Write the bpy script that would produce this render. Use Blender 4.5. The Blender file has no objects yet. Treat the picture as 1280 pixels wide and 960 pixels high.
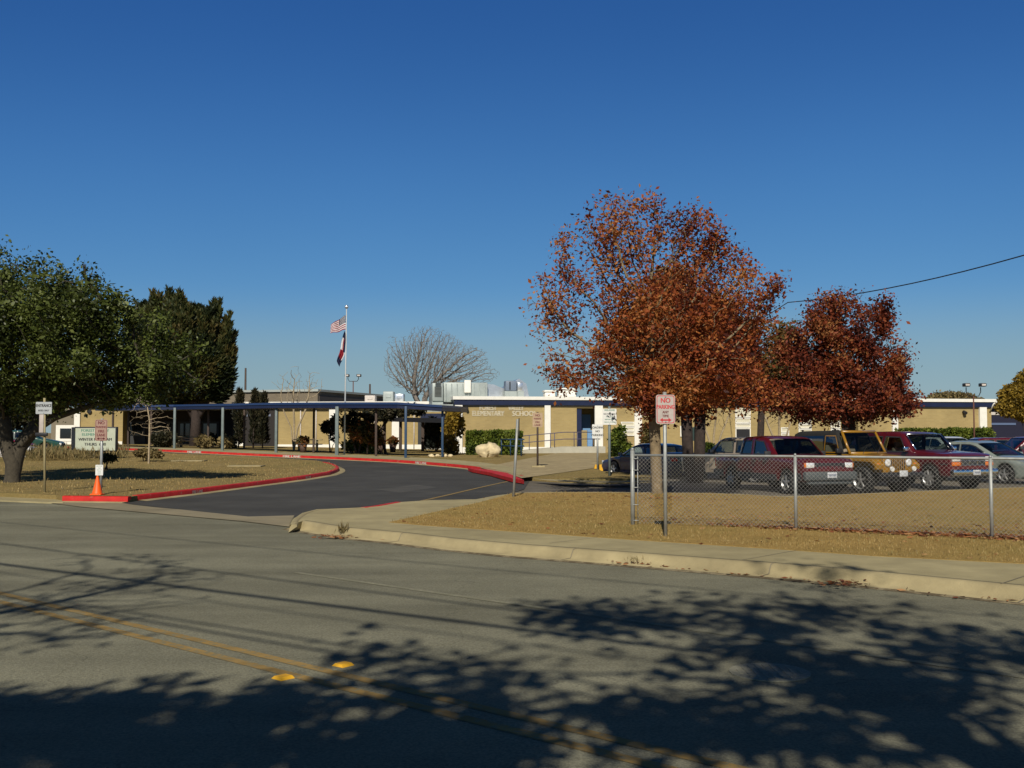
import bpy, bmesh, math, random
import numpy as np
from mathutils import Vector, Matrix
from mathutils.geometry import delaunay_2d_cdt
random.seed(7); rng = np.random.default_rng(11)
R = math.radians
scene = bpy.context.scene
COL = scene.collection
# ------------------------------------------------------------------ camera, sky, sun
F = 1320.0; CZ = 1.6; PITCH = math.atan(61.0 / F)
cam_d = bpy.data.cameras.new('camera'); cam = bpy.data.objects.new('camera', cam_d); COL.objects.link(cam)
cam_d.sensor_width = 36.0; cam_d.lens = F / 1280.0 * 36.0
cam_d.clip_start = 0.05; cam_d.clip_end = 6000
cam.location = (0, 0, CZ); cam.rotation_euler = (math.pi / 2 + PITCH, 0, 0)
scene.camera = cam
SUN_EL = R(37.5); SUN_AZ = math.atan2(-0.12, -1.0)          # the sun stands behind the viewer, a little to the left
world = bpy.data.worlds.new('World'); scene.world = world; world.use_nodes = True
wn = world.node_tree.nodes; wl = world.node_tree.links
bgn = wn['Background']
sky = wn.new('ShaderNodeTexSky'); sky.sky_type = 'NISHITA'; sky.sun_disc = False
sky.sun_elevation = SUN_EL; sky.sun_rotation = SUN_AZ % (2 * math.pi)
sky.altitude = 300; sky.air_density = 1.0; sky.dust_density = 0.0; sky.ozone_density = 6.0
BG = 0.05; bgn.inputs[1].default_value = BG
sp_ = wn.new('ShaderNodeSeparateColor'); cb_ = wn.new('ShaderNodeCombineColor'); wl.new(sky.outputs[0], sp_.inputs[0])
for i_, (gm_, gn_) in enumerate(((1.26, 1.25), (0.93, 1.04), (0.60, 0.97))):   # the camera's rendering of a clear blue sky, channel by channel
    m0 = wn.new('ShaderNodeMath'); m0.operation = 'MULTIPLY'; m0.inputs[1].default_value = BG; wl.new(sp_.outputs[i_], m0.inputs[0])
    m1 = wn.new('ShaderNodeMath'); m1.operation = 'POWER'; m1.inputs[1].default_value = gm_; wl.new(m0.outputs[0], m1.inputs[0])
    m2 = wn.new('ShaderNodeMath'); m2.operation = 'MULTIPLY'; m2.inputs[1].default_value = gn_ / BG; wl.new(m1.outputs[0], m2.inputs[0])
    wl.new(m2.outputs[0], cb_.inputs[i_])
# upper sky dimmed to cut the blue fill in shadows; horizon mixed towards pale haze
tc_ = wn.new('ShaderNodeTexCoord'); sx_ = wn.new('ShaderNodeSeparateXYZ'); wl.new(tc_.outputs['Generated'], sx_.inputs[0])
def wramp(stops):
    r_ = wn.new('ShaderNodeValToRGB'); r_.color_ramp.interpolation = 'EASE'; e_ = r_.color_ramp.elements
    while len(e_) < len(stops): e_.new(0.5)
    for k_, (p_, c_) in enumerate(stops): e_[k_].position = p_; e_[k_].color = (*c_, 1)
    wl.new(sx_.outputs[2], r_.inputs[0]); return r_
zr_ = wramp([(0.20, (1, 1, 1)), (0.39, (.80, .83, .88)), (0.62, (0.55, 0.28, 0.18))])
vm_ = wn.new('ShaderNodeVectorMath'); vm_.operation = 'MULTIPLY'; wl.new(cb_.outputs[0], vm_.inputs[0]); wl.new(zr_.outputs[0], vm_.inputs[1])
hz_ = wramp([(0.0, (.85, .85, .85)), (0.045, (.6, .6, .6)), (0.14, (0, 0, 0))])
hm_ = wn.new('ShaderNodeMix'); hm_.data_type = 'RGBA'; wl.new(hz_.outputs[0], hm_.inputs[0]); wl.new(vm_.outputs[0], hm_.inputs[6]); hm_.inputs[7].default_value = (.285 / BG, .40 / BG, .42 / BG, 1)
nz_ = wn.new('ShaderNodeTexNoise'); nz_.inputs['Scale'].default_value = 2.2; nz_.inputs['Detail'].default_value = 3; wl.new(tc_.outputs['Generated'], nz_.inputs[0])
nr_ = wn.new('ShaderNodeMapRange'); nr_.inputs[1].default_value = .3; nr_.inputs[2].default_value = .7; nr_.inputs[3].default_value = .975; nr_.inputs[4].default_value = 1.03; wl.new(nz_.outputs[0], nr_.inputs[0])
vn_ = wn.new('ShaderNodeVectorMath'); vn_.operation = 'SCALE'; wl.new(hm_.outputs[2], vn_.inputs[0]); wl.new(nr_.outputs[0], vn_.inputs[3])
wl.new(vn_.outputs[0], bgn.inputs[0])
sun_d = bpy.data.lights.new('sun', 'SUN'); sun = bpy.data.objects.new('sun', sun_d); COL.objects.link(sun)
sun_d.energy = 4.9; sun_d.angle = R(0.53); sun_d.color = (1.0, 0.93, 0.81)
sv = Vector((math.sin(SUN_AZ) * math.cos(SUN_EL), math.cos(SUN_AZ) * math.cos(SUN_EL), math.sin(SUN_EL)))
sun.rotation_euler = sv.to_track_quat('Z', 'Y').to_euler(); sun.location = (0, -20, 40)
vs = scene.view_settings; vs.view_transform = 'Standard'; vs.look = 'None'; vs.exposure = -0.1; vs.gamma = 1.0
vs.use_curve_mapping = False

# ------------------------------------------------------------------ helpers
def sstep(a, b, x):
    t = min(1.0, max(0.0, (x - a) / (b - a))); return t * t * (3 - 2 * t)
def g(x, y):                                              # height of the rolling site
    a = 0.55 - 0.27 * sstep(-24, -4, x)
    return a * sstep(34, 76, y)
def ray(px, py):
    u = (px - 640) / F; v = (480 - py) / F
    ca, sa = math.cos(PITCH), math.sin(PITCH)
    return Vector((u, ca - v * sa, sa + v * ca))
def at(px, py, Y):
    d = ray(px, py); t = Y / d.y
    return Vector((d.x * t, Y, CZ + d.z * t))
def P(px, py, off=0.0):                                   # a point of the ground
    d = ray(px, py); lo, hi = 2.0, 2.0
    f = lambda t: CZ + d.z * t - g(d.x * t, d.y * t) - off
    while f(hi) > 0 and hi < 400: lo = hi; hi += 1.0
    for _ in range(30):
        m = (lo + hi) / 2
        if f(m) > 0: lo = m
        else: hi = m
    return Vector((d.x * hi, d.y * hi, CZ + d.z * hi))
def pl(pts, off=0.0): return [P(a, b, off) for a, b in pts]

def tag(o, label=None, cat=None, group=None, kind=None):
    if label: o['label'] = label
    if cat: o['category'] = cat
    if group: o['group'] = group
    if kind: o['kind'] = kind
    return o
def thing(name, label, cat, loc=(0, 0, 0), rz=0.0, group=None):
    o = bpy.data.objects.new(name, None); COL.objects.link(o); o.empty_display_size = 0.3
    o.location = loc; o.rotation_euler = (0, 0, rz)
    return tag(o, label, cat, group)
def kids(o): return [c for c in bpy.data.objects if c.parent == o]
def copy_tree(o, parent=None):
    c = o.copy(); COL.objects.link(c); c.parent = parent
    for ch in kids(o): copy_tree(ch, c)
    return c

class MB:
    def __init__(s): s.v = []; s.f = []; s.m = []; s.sm = []
    def add(s, vs, fs, m=0, sm=False):
        b = len(s.v); s.v += [tuple(p) for p in vs]
        for f in fs: s.f.append(tuple(b + i for i in f)); s.m.append(m); s.sm.append(sm)
    def box(s, c, d, m=0, rz=0.0, M=None):
        hx, hy, hz = d[0] / 2, d[1] / 2, d[2] / 2
        vs = [Vector((x, y, z)) for x in (-hx, hx) for y in (-hy, hy) for z in (-hz, hz)]
        if M is None: M = Matrix.Rotation(rz, 3, 'Z')
        vs = [M @ v + Vector(c) for v in vs]
        s.add(vs, [(0, 1, 3, 2), (4, 6, 7, 5), (0, 4, 5, 1), (2, 3, 7, 6), (0, 2, 6, 4), (1, 5, 7, 3)], m)
    def box2(s, lo, hi, m=0):
        s.box([(a + b) / 2 for a, b in zip(lo, hi)], [abs(b - a) for a, b in zip(lo, hi)], m)
    def rbox(s, c, d, r=0.02, m=0, M=None):               # a box with chamfered edges
        bm = bmesh.new(); bmesh.ops.create_cube(bm, size=1.0)
        for v in bm.verts: v.co = Vector((v.co.x * d[0], v.co.y * d[1], v.co.z * d[2]))
        bmesh.ops.bevel(bm, geom=bm.edges[:], offset=min(r, min(d) * 0.45), segments=2, affect='EDGES', profile=0.5)
        M = M or Matrix.Identity(3)
        bm.verts.index_update()
        s.add([M @ v.co + Vector(c) for v in bm.verts], [[v.index for v in f.verts] for f in bm.faces], m, True)
        bm.free()
    def tube(s, pts, rad, n=8, m=0, caps=True, sm=True):
        pts = [Vector(p) for p in pts]
        if not isinstance(rad, (list, tuple)): rad = [rad] * len(pts)
        b = len(s.v); up = None
        for i, p in enumerate(pts):
            t = (pts[min(i + 1, len(pts) - 1)] - pts[max(i - 1, 0)])
            t = t.normalized() if t.length > 1e-9 else Vector((0, 0, 1))
            if up is None: up = Vector((1, 0, 0)) if abs(t.x) < 0.8 else Vector((0, 1, 0))
            a = t.cross(up)
            if a.length < 1e-6: a = t.orthogonal()
            a.normalize(); c = a.cross(t); up = c
            for k in range(n):
                w = 2 * math.pi * k / n
                s.v.append(tuple(p + a * math.cos(w) * rad[i] + c * math.sin(w) * rad[i]))
        for i in range(len(pts) - 1):
            for k in range(n):
                q = (k + 1) % n
                s.f.append((b + i * n + k, b + i * n + q, b + (i + 1) * n + q, b + (i + 1) * n + k)); s.m.append(m); s.sm.append(sm)
        if caps:
            s.f.append(tuple(b + k for k in range(n))); s.m.append(m); s.sm.append(False)
            e = b + (len(pts) - 1) * n
            s.f.append(tuple(e + k for k in reversed(range(n)))); s.m.append(m); s.sm.append(False)
    def prism(s, poly, z0, z1, m=0, M=None, T=(0, 0, 0), side=None):   # poly in xy, extruded in z, then M and T
        n = len(poly); M = M or Matrix.Identity(3); T = Vector(T)
        vs = [M @ Vector((x, y, z0)) + T for x, y in poly] + [M @ Vector((x, y, z1)) + T for x, y in poly]
        s.add(vs, [tuple(reversed(range(n))), tuple(range(n, 2 * n))], m)
        s.add(vs, [(i, (i + 1) % n, n + (i + 1) % n, n + i) for i in range(n)], m if side is None else side)
    def build(s, name, mats, parent=None, loc=None):
        me = bpy.data.meshes.new(name); me.from_pydata(s.v, [], s.f)
        if not isinstance(mats, (list, tuple)): mats = [mats]
        for mm in mats: me.materials.append(mm)
        me.polygons.foreach_set('material_index', s.m); me.polygons.foreach_set('use_smooth', s.sm)
        bm = bmesh.new(); bm.from_mesh(me); bmesh.ops.recalc_face_normals(bm, faces=bm.faces); bm.to_mesh(me); bm.free()
        me.update(); o = bpy.data.objects.new(name, me); COL.objects.link(o)
        if parent: o.parent = parent
        if loc is not None: o.location = loc
        return o
XZ = Matrix(((1, 0, 0), (0, 0, -1), (0, 1, 0)))          # drawing plane xy -> standing plane facing -Y (z of the prism -> -y)
def rrect(w, h, r, n=4, cx=0, cy=0):
    out = []
    for (sx, sy, a0) in ((1, 1, 0), (-1, 1, 90), (-1, -1, 180), (1, -1, 270)):
        for k in range(n + 1):
            a = R(a0 + 90 * k / n)
            out.append((cx + sx * (w / 2 - r) + r * math.cos(a), cy + sy * (h / 2 - r) + r * math.sin(a)))
    return out

# ------------------------------------------------------------------ materials
def mat(name, col, rough=0.8, var=0.0, scale=3.0, bump=0.0, bscale=40.0, metal=0.0, spec=0.4, col2=None, scale2=None, coat=0.0, stretch=None, flake=0.0):
    m = bpy.data.materials.new(name); m.use_nodes = True
    nt = m.node_tree; n = nt.nodes; l = nt.links; b = n['Principled BSDF']
    b.inputs['Base Color'].default_value = (*col, 1); b.inputs['Roughness'].default_value = rough
    b.inputs['Metallic'].default_value = metal; b.inputs['Specular IOR Level'].default_value = spec
    b.inputs['Coat Weight'].default_value = coat
    tc = n.new('ShaderNodeTexCoord'); src = tc.outputs['Object']
    if stretch:
        mp = n.new('ShaderNodeMapping'); mp.inputs['Rotation'].default_value = (0, 0, stretch[1]); mp.inputs['Scale'].default_value = stretch[0]
        l.new(src, mp.inputs[0]); src = mp.outputs[0]
    if var > 0 or col2:
        t = n.new('ShaderNodeTexNoise'); t.inputs['Scale'].default_value = scale; t.inputs['Detail'].default_value = 8; t.inputs['Roughness'].default_value = 0.62
        l.new(src, t.inputs[0])
        cr = n.new('ShaderNodeValToRGB'); l.new(t.outputs[0], cr.inputs[0])
        c1 = [c * (1 - var) for c in col]; c2 = list(col2) if col2 else [min(1, c * (1 + var)) for c in col]
        cr.color_ramp.elements[0].position = 0.33; cr.color_ramp.elements[0].color = (*c1, 1)
        cr.color_ramp.elements[1].position = 0.67; cr.color_ramp.elements[1].color = (*c2, 1)
        out = cr.outputs[0]
        if scale2:
            t2 = n.new('ShaderNodeTexNoise'); t2.inputs['Scale'].default_value = scale2; t2.inputs['Detail'].default_value = 4
            l.new(tc.outputs['Object'], t2.inputs[0])
            mr = n.new('ShaderNodeMapRange'); mr.inputs[1].default_value = 0.3; mr.inputs[2].default_value = 0.7
            mr.inputs[3].default_value = 1 - 1.1 * max(var, 0.1); mr.inputs[4].default_value = 1 + 1.1 * max(var, 0.1)
            l.new(t2.outputs[0], mr.inputs[0])
            mx = n.new('ShaderNodeVectorMath'); mx.operation = 'SCALE'
            l.new(out, mx.inputs[0]); l.new(mr.outputs[0], mx.inputs[3]); out = mx.outputs[0]
        l.new(out, b.inputs['Base Color'])
    if bump > 0:
        t3 = n.new('ShaderNodeTexNoise'); t3.inputs['Scale'].default_value = bscale; t3.inputs['Detail'].default_value = 5
        l.new(src, t3.inputs[0])
        bp = n.new('ShaderNodeBump'); bp.inputs['Strength'].default_value = bump; bp.inputs['Distance'].default_value = 0.02
        l.new(t3.outputs[0], bp.inputs['Height']); l.new(bp.outputs[0], b.inputs['Normal'])
    return m

def leafmat(name, cols, trans=0.35, rough=0.6):
    m = bpy.data.materials.new(name); m.use_nodes = True
    nt = m.node_tree; n = nt.nodes; l = nt.links; b = n['Principled BSDF']; o = n['Material Output']
    a = n.new('ShaderNodeAttribute'); a.attribute_name = 'rnd'
    cr = n.new('ShaderNodeValToRGB'); l.new(a.outputs['Fac'], cr.inputs[0])
    el = cr.color_ramp.elements
    while len(el) < len(cols): el.new(0.5)
    for i, c in enumerate(cols): el[i].position = i / (len(cols) - 1); el[i].color = (*c, 1)
    b.inputs['Roughness'].default_value = rough; b.inputs['Specular IOR Level'].default_value = 0.25
    l.new(cr.outputs[0], b.inputs['Base Color'])
    t = n.new('ShaderNodeBsdfTranslucent'); l.new(cr.outputs[0], t.inputs[0])
    ms = n.new('ShaderNodeMixShader'); ms.inputs[0].default_value = trans
    l.new(b.outputs[0], ms.inputs[1]); l.new(t.outputs[0], ms.inputs[2]); l.new(ms.outputs[0], o.inputs[0])
    return m

def brickmat(name, c1, c2, mortar, w=0.3, h=0.1, rough=0.9):
    m = bpy.data.materials.new(name); m.use_nodes = True
    nt = m.node_tree; n = nt.nodes; l = nt.links; b = n['Principled BSDF']; b.inputs['Roughness'].default_value = rough
    b.inputs['Specular IOR Level'].default_value = 0.2
    tc = n.new('ShaderNodeTexCoord'); sp = n.new('ShaderNodeSeparateXYZ'); cb = n.new('ShaderNodeCombineXYZ')
    l.new(tc.outputs['Object'], sp.inputs[0]); ad = n.new('ShaderNodeMath'); ad.operation = 'ADD'
    l.new(sp.outputs[0], ad.inputs[0]); l.new(sp.outputs[1], ad.inputs[1])
    l.new(ad.outputs[0], cb.inputs[0]); l.new(sp.outputs[2], cb.inputs[1])
    t = n.new('ShaderNodeTexBrick'); l.new(cb.outputs[0], t.inputs[0])
    t.inputs['Scale'].default_value = 1.0; t.inputs['Brick Width'].default_value = w; t.inputs['Row Height'].default_value = h
    t.inputs['Mortar Size'].default_value = 0.008; t.inputs['Color1'].default_value = (*c1, 1); t.inputs['Color2'].default_value = (*c2, 1)
    t.inputs['Mortar'].default_value = (*mortar, 1)
    ns = n.new('ShaderNodeTexNoise'); ns.inputs['Scale'].default_value = 0.6; ns.inputs['Detail'].default_value = 6; l.new(tc.outputs['Object'], ns.inputs[0])
    mr = n.new('ShaderNodeMapRange'); mr.inputs[1].default_value = .3; mr.inputs[2].default_value = .7; mr.inputs[3].default_value = .86; mr.inputs[4].default_value = 1.12
    l.new(ns.outputs[0], mr.inputs[0])
    mx = n.new('ShaderNodeVectorMath'); mx.operation = 'SCALE'; l.new(t.outputs[0], mx.inputs[0]); l.new(mr.outputs[0], mx.inputs[3])
    l.new(mx.outputs[0], b.inputs['Base Color'])
    return m

def roadmat():
    m = mat('road_asphalt', (0.190, 0.182, 0.125), 0.92, 0.1, 1.1, 0.5, 90, spec=0.2, scale2=0.25)
    nt = m.node_tree; n = nt.nodes; l = nt.links; b = n['Principled BSDF']
    src = b.inputs['Base Color'].links[0].from_socket
    tc = n.new('ShaderNodeTexCoord')
    # fine aggregate speckle
    v = n.new('ShaderNodeTexNoise'); v.inputs['Scale'].default_value = 55; v.inputs['Detail'].default_value = 3; l.new(tc.outputs['Object'], v.inputs[0])
    mr = n.new('ShaderNodeMapRange'); mr.inputs[1].default_value = .35; mr.inputs[2].default_value = .65; mr.inputs[3].default_value = .78; mr.inputs[4].default_value = 1.2
    l.new(v.outputs[0], mr.inputs[0])
    m1 = n.new('ShaderNodeVectorMath'); m1.operation = 'SCALE'; l.new(src, m1.inputs[0]); l.new(mr.outputs[0], m1.inputs[3])
    # wheel tracks running along the road
    mp = n.new('ShaderNodeMapping'); mp.inputs['Rotation'].default_value = (0, 0, R(41.7)); mp.inputs['Scale'].default_value = (0.05, 1.1, 1)
    l.new(tc.outputs['Object'], mp.inputs[0])
    w = n.new('ShaderNodeTexNoise'); w.inputs['Scale'].default_value = 1.0; w.inputs['Detail'].default_value = 4; l.new(mp.outputs[0], w.inputs[0])
    mr2 = n.new('ShaderNodeMapRange'); mr2.inputs[1].default_value = .35; mr2.inputs[2].default_value = .65; mr2.inputs[3].default_value = .80; mr2.inputs[4].default_value = 1.12
    l.new(w.outputs[0], mr2.inputs[0])
    m2 = n.new('ShaderNodeVectorMath'); m2.operation = 'SCALE'; l.new(m1.outputs[0], m2.inputs[0]); l.new(mr2.outputs[0], m2.inputs[3])
    # cracks
    vo = n.new('ShaderNodeTexVoronoi'); vo.feature = 'DISTANCE_TO_EDGE'; vo.inputs['Scale'].default_value = 0.22
    ds = n.new('ShaderNodeTexNoise'); ds.inputs['Scale'].default_value = 1.3; ds.inputs['Detail'].default_value = 5; l.new(tc.outputs['Object'], ds.inputs[0])
    ad = n.new('ShaderNodeVectorMath'); ad.operation = 'ADD'; l.new(tc.outputs['Object'], ad.inputs[0]); l.new(ds.outputs[1], ad.inputs[1]); l.new(ad.outputs[0], vo.inputs[0])
    ck = n.new('ShaderNodeMapRange'); ck.inputs[1].default_value = 0.0; ck.inputs[2].default_value = 0.0022; ck.inputs[3].default_value = .72; ck.inputs[4].default_value = 1.0
    l.new(vo.outputs[0], ck.inputs[0])
    m3 = n.new('ShaderNodeVectorMath'); m3.operation = 'SCALE'; l.new(m2.outputs[0], m3.inputs[0]); l.new(ck.outputs[0], m3.inputs[3])
    l.new(m3.outputs[0], b.inputs['Base Color'])
    return m

def lawnmat(name, c1, c2, c3):
    m = mat(name, c1, 0.97, 0.13, 1.2, 0.8, 120, spec=0.05, scale2=14); n = m.node_tree.nodes; l = m.node_tree.links; b = n['Principled BSDF']
    src = b.inputs['Base Color'].links[0].from_socket; tc = n.new('ShaderNodeTexCoord')
    for sc, lo, hi, c in ((0.16, .47, .64, c2), (0.55, .56, .70, c3)):
        t = n.new('ShaderNodeTexNoise'); t.inputs['Scale'].default_value = sc; t.inputs['Detail'].default_value = 9; t.inputs['Roughness'].default_value = .72; l.new(tc.outputs['Object'], t.inputs[0])
        mr = n.new('ShaderNodeMapRange'); mr.inputs[1].default_value = lo; mr.inputs[2].default_value = hi; mr.inputs[4].default_value = .85; l.new(t.outputs[0], mr.inputs[0])
        mx = n.new('ShaderNodeMix'); mx.data_type = 'RGBA'; l.new(mr.outputs[0], mx.inputs[0]); l.new(src, mx.inputs[6]); mx.inputs[7].default_value = (*c, 1); src = mx.outputs[2]
    l.new(src, b.inputs['Base Color']); return m
def wornpaint(name, col, under, thr, sc=14, rough=.85):
    m = mat(name, col, rough, 0.2, 3, spec=0.2); n = m.node_tree.nodes; l = m.node_tree.links; b = n['Principled BSDF']
    src = b.inputs['Base Color'].links[0].from_socket
    tc = n.new('ShaderNodeTexCoord'); t = n.new('ShaderNodeTexNoise'); t.inputs['Scale'].default_value = sc; t.inputs['Detail'].default_value = 7; t.inputs['Roughness'].default_value = .7
    l.new(tc.outputs['Object'], t.inputs[0])
    mr = n.new('ShaderNodeMapRange'); mr.inputs[1].default_value = thr - .05; mr.inputs[2].default_value = thr + .07; l.new(t.outputs[0], mr.inputs[0])
    mx = n.new('ShaderNodeMix'); mx.data_type = 'RGBA'; l.new(mr.outputs[0], mx.inputs[0]); l.new(src, mx.inputs[6]); mx.inputs[7].default_value = (*under, 1)
    l.new(mx.outputs[2], b.inputs['Base Color']); return m
def glassmat(name, tint, refl=.38):
    m = bpy.data.materials.new(name); m.use_nodes = True; n = m.node_tree.nodes; l = m.node_tree.links; n.remove(n['Principled BSDF'])
    tr = n.new('ShaderNodeBsdfTransparent'); tr.inputs[0].default_value = (*tint, 1); gl = n.new('ShaderNodeBsdfGlossy'); gl.inputs['Roughness'].default_value = .04
    lw = n.new('ShaderNodeLayerWeight'); lw.inputs[0].default_value = .35; mr = n.new('ShaderNodeMapRange'); mr.inputs[3].default_value = .07; mr.inputs[4].default_value = refl; l.new(lw.outputs['Facing'], mr.inputs[0])
    ms = n.new('ShaderNodeMixShader'); l.new(mr.outputs[0], ms.inputs[0]); l.new(tr.outputs[0], ms.inputs[1]); l.new(gl.outputs[0], ms.inputs[2]); l.new(ms.outputs[0], n['Material Output'].inputs[0]); return m
M = dict(
    road=roadmat(), cglass=glassmat('car_glass', (.50, .56, .54)), tglass=glassmat('tinted_car_glass', (.16, .18, .18)),
    drive=mat('driveway_asphalt', (0.058, 0.056, 0.050), 0.9, 0.16, 1.0, 0.4, 70, spec=0.25, scale2=0.3),
    lot=mat('lot_asphalt', (0.135, 0.118, 0.09), 0.92, 0.15, 1.0, 0.4, 70, spec=0.2, scale2=0.3),
    conc=mat('concrete', (0.335, 0.285, 0.155), 0.9, 0.12, 2.2, 0.3, 50, spec=0.2, scale2=0.5),
    conc2=mat('kerb_concrete', (0.32, 0.265, 0.145), 0.9, 0.16, 2.5, 0.3, 50, spec=0.2, scale2=0.6),
    apron=mat('apron_concrete', (0.245, 0.21, 0.135), 0.92, 0.13, 1.4, 0.3, 50, spec=0.2, scale2=0.4),
    joint=mat('joint', (0.21, 0.18, 0.12), 0.95),
    lawn=lawnmat('dormant_lawn', (0.355, 0.235, 0.078), (0.285, 0.215, 0.068), (0.40, 0.285, 0.11)),
    lawn2=lawnmat('worn_lawn', (0.265, 0.195, 0.078), (0.20, 0.165, 0.062), (0.33, 0.25, 0.12)),
    earth=mat('ground', (0.24, 0.18, 0.09), 0.97, 0.2, 0.2, spec=0.05),
    red=wornpaint('red_kerb_paint', (0.46, 0.022, 0.018), (0.30, 0.16, 0.11), 0.63, 4, .6),
    yellow=mat('yellow_paint', (0.46, 0.29, 0.045), 0.8, 0.3, 9, spec=0.2, scale2=2.0),
    stop=mat('yellow_block_paint', (0.72, 0.38, 0.02), 0.7, 0.1, 9),
    white=mat('white_paint', (0.80, 0.78, 0.70), 0.6, 0.05, 3),
    fwhite=mat('faded_white_paint', (0.55, 0.50, 0.45), 0.8, 0.2, 12),
    brick=brickmat('tan_brick', (0.385, 0.29, 0.125), (0.34, 0.255, 0.11), (0.36, 0.29, 0.15)),
    brick2=brickmat('brown_brick', (0.20, 0.165, 0.115), (0.17, 0.14, 0.10), (0.2, 0.17, 0.13)),
    navy=mat('navy_fascia', (0.010, 0.017, 0.052), 0.45, 0.15, 2),
    blue=mat('blue_paint', (0.025, 0.06, 0.12), 0.5, 0.1, 2),
    lblue=mat('light_blue_door', (0.16, 0.30, 0.50), 0.5, 0.1, 2),
    teal=mat('grey_green_post', (0.15, 0.185, 0.18), 0.55, 0.12, 5),
    galv=mat('galvanised_steel', (0.33, 0.34, 0.32), 0.5, 0.15, 9, metal=0.35),
    wire=mat('fence_wire', (0.33, 0.33, 0.31), 0.6),
    hvac=mat('hvac_sheet', (0.36, 0.40, 0.38), 0.5, 0.12, 1.5, metal=0.2),
    duct=mat('duct_metal', (0.75, 0.78, 0.80), 0.3, 0.1, 2.5, metal=0.8),
    dark=mat('dark_metal', (0.02, 0.02, 0.022), 0.5),
    black=mat('black_rubber', (0.012, 0.012, 0.012), 0.75, 0.2, 8),
    plast=mat('black_trim', (0.035, 0.037, 0.038), 0.6),
    glass=mat('dark_glass', (0.010, 0.014, 0.018), 0.06, spec=0.8),
    chrome=mat('chrome', (0.75, 0.75, 0.75), 0.15, metal=1.0),
    rim=mat('alloy', (0.34, 0.34, 0.33), 0.4, metal=0.7),
    lamp=mat('lamp_lens', (0.85, 0.85, 0.82), 0.08, spec=0.9, metal=0.25),
    amber=mat('amber_lens', (0.62, 0.16, 0.02), 0.15, spec=0.7),
    redl=mat('red_lens', (0.42, 0.012, 0.015), 0.15, spec=0.7),
    plate=mat('plate', (0.55, 0.56, 0.56), 0.5),
    signw=mat('sign_white', (0.70, 0.70, 0.66), 0.5, 0.05, 8),
    signp=mat('sign_faded', (0.44, 0.385, 0.34), 0.55, 0.1, 9),
    signq=mat('sign_aged_brown', (0.34, 0.215, 0.165), 0.6, 0.12, 9),
    sred=mat('sign_red', (0.50, 0.045, 0.05), 0.6, 0.15, 30),
    sredd=mat('sign_dull_red', (0.14, 0.03, 0.03), 0.6, 0.15, 30),
    sblk=mat('sign_black', (0.03, 0.03, 0.03), 0.6),
    sgrn=mat('sign_green', (0.08, 0.22, 0.15), 0.6),
    board=mat('letter_board', (0.45, 0.48, 0.37), 0.4, 0.05, 6),
    orange=mat('cone_orange', (0.90, 0.115, 0.008), 0.5, 0.05, 6),
    bark=mat('oak_bark', (0.06, 0.05, 0.034), 0.95, 0.3, 9, 0.8, 25),
    bark2=mat('red_oak_bark', (0.20, 0.15, 0.085), 0.95, 0.3, 9, 0.8, 25),
    bark3=mat('dark_bark', (0.045, 0.032, 0.026), 0.95, 0.3, 9, 0.8, 25),
    bark4=mat('bare_branches', (0.19, 0.165, 0.14), 0.95, 0.25, 9),
    bark5=mat('pale_branches', (0.34, 0.27, 0.17), 0.95, 0.25, 9),
    rock=mat('limestone', (0.58, 0.48, 0.29), 0.9, 0.2, 3, 0.9, 9, scale2=1.3),
    wood=mat('pole_wood', (0.07, 0.05, 0.04), 0.9, 0.2, 9),
    fwht=mat('flag_white', (0.62, 0.60, 0.60), 0.8), fred=mat('flag_red', (0.22, 0.006, 0.014), 0.8), fblu=mat('flag_blue', (0.008, 0.012, 0.045), 0.8),
    l_red=leafmat('red_leaves', [(0.05, 0.013, 0.008), (0.18, 0.036, 0.014), (0.28, 0.068, 0.018), (0.36, 0.115, 0.028), (0.44, 0.20, 0.06)], 0.3),
    l_redd=leafmat('deep_red_leaves', [(0.035, 0.011, 0.008), (0.12, 0.023, 0.012), (0.20, 0.040, 0.016), (0.27, 0.070, 0.024), (0.34, 0.15, 0.05)], 0.3),
    l_mix=leafmat('olive_red_leaves', [(0.05, 0.05, 0.015), (0.12, 0.09, 0.022), (0.20, 0.07, 0.02), (0.26, 0.10, 0.03)], 0.3),
    l_oak=leafmat('live_oak_leaves', [(0.024, 0.032, 0.006), (0.050, 0.066, 0.012), (0.088, 0.112, 0.021), (0.15, 0.175, 0.05)], 0.22, 0.45),
    l_jun=leafmat('juniper_sprays', [(0.012, 0.019, 0.006), (0.028, 0.038, 0.010), (0.055, 0.060, 0.015), (0.09, 0.070, 0.020)], 0.15),
    l_hedge=leafmat('hedge_leaves', [(0.025, 0.040, 0.007), (0.075, 0.11, 0.014), (0.15, 0.19, 0.025), (0.23, 0.26, 0.045)], 0.25),
    l_yel=leafmat('yellow_leaves', [(0.10, 0.07, 0.01), (0.26, 0.17, 0.02), (0.36, 0.24, 0.035), (0.20, 0.15, 0.03)], 0.3),
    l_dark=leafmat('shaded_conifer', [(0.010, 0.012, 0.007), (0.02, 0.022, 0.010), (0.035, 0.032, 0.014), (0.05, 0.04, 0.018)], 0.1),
    l_dry=leafmat('dry_stalks', [(0.10, 0.075, 0.03), (0.20, 0.15, 0.06), (0.28, 0.21, 0.09), (0.10, 0.10, 0.04)], 0.2),
    l_fall=leafmat('fallen_leaves', [(0.08, 0.025, 0.012), (0.20, 0.06, 0.02), (0.33, 0.14, 0.05), (0.45, 0.26, 0.12)], 0.1),
    l_grass=leafmat('grass_blades', [(0.26, 0.17, 0.06), (0.36, 0.25, 0.095), (0.44, 0.32, 0.13), (0.25, 0.21, 0.08)], 0.2),
)
def paint(name, col, rough=0.3, metal=0.0): return mat(name, col, rough, 0.06, 2.0, spec=0.5, coat=0.6, metal=metal)
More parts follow.
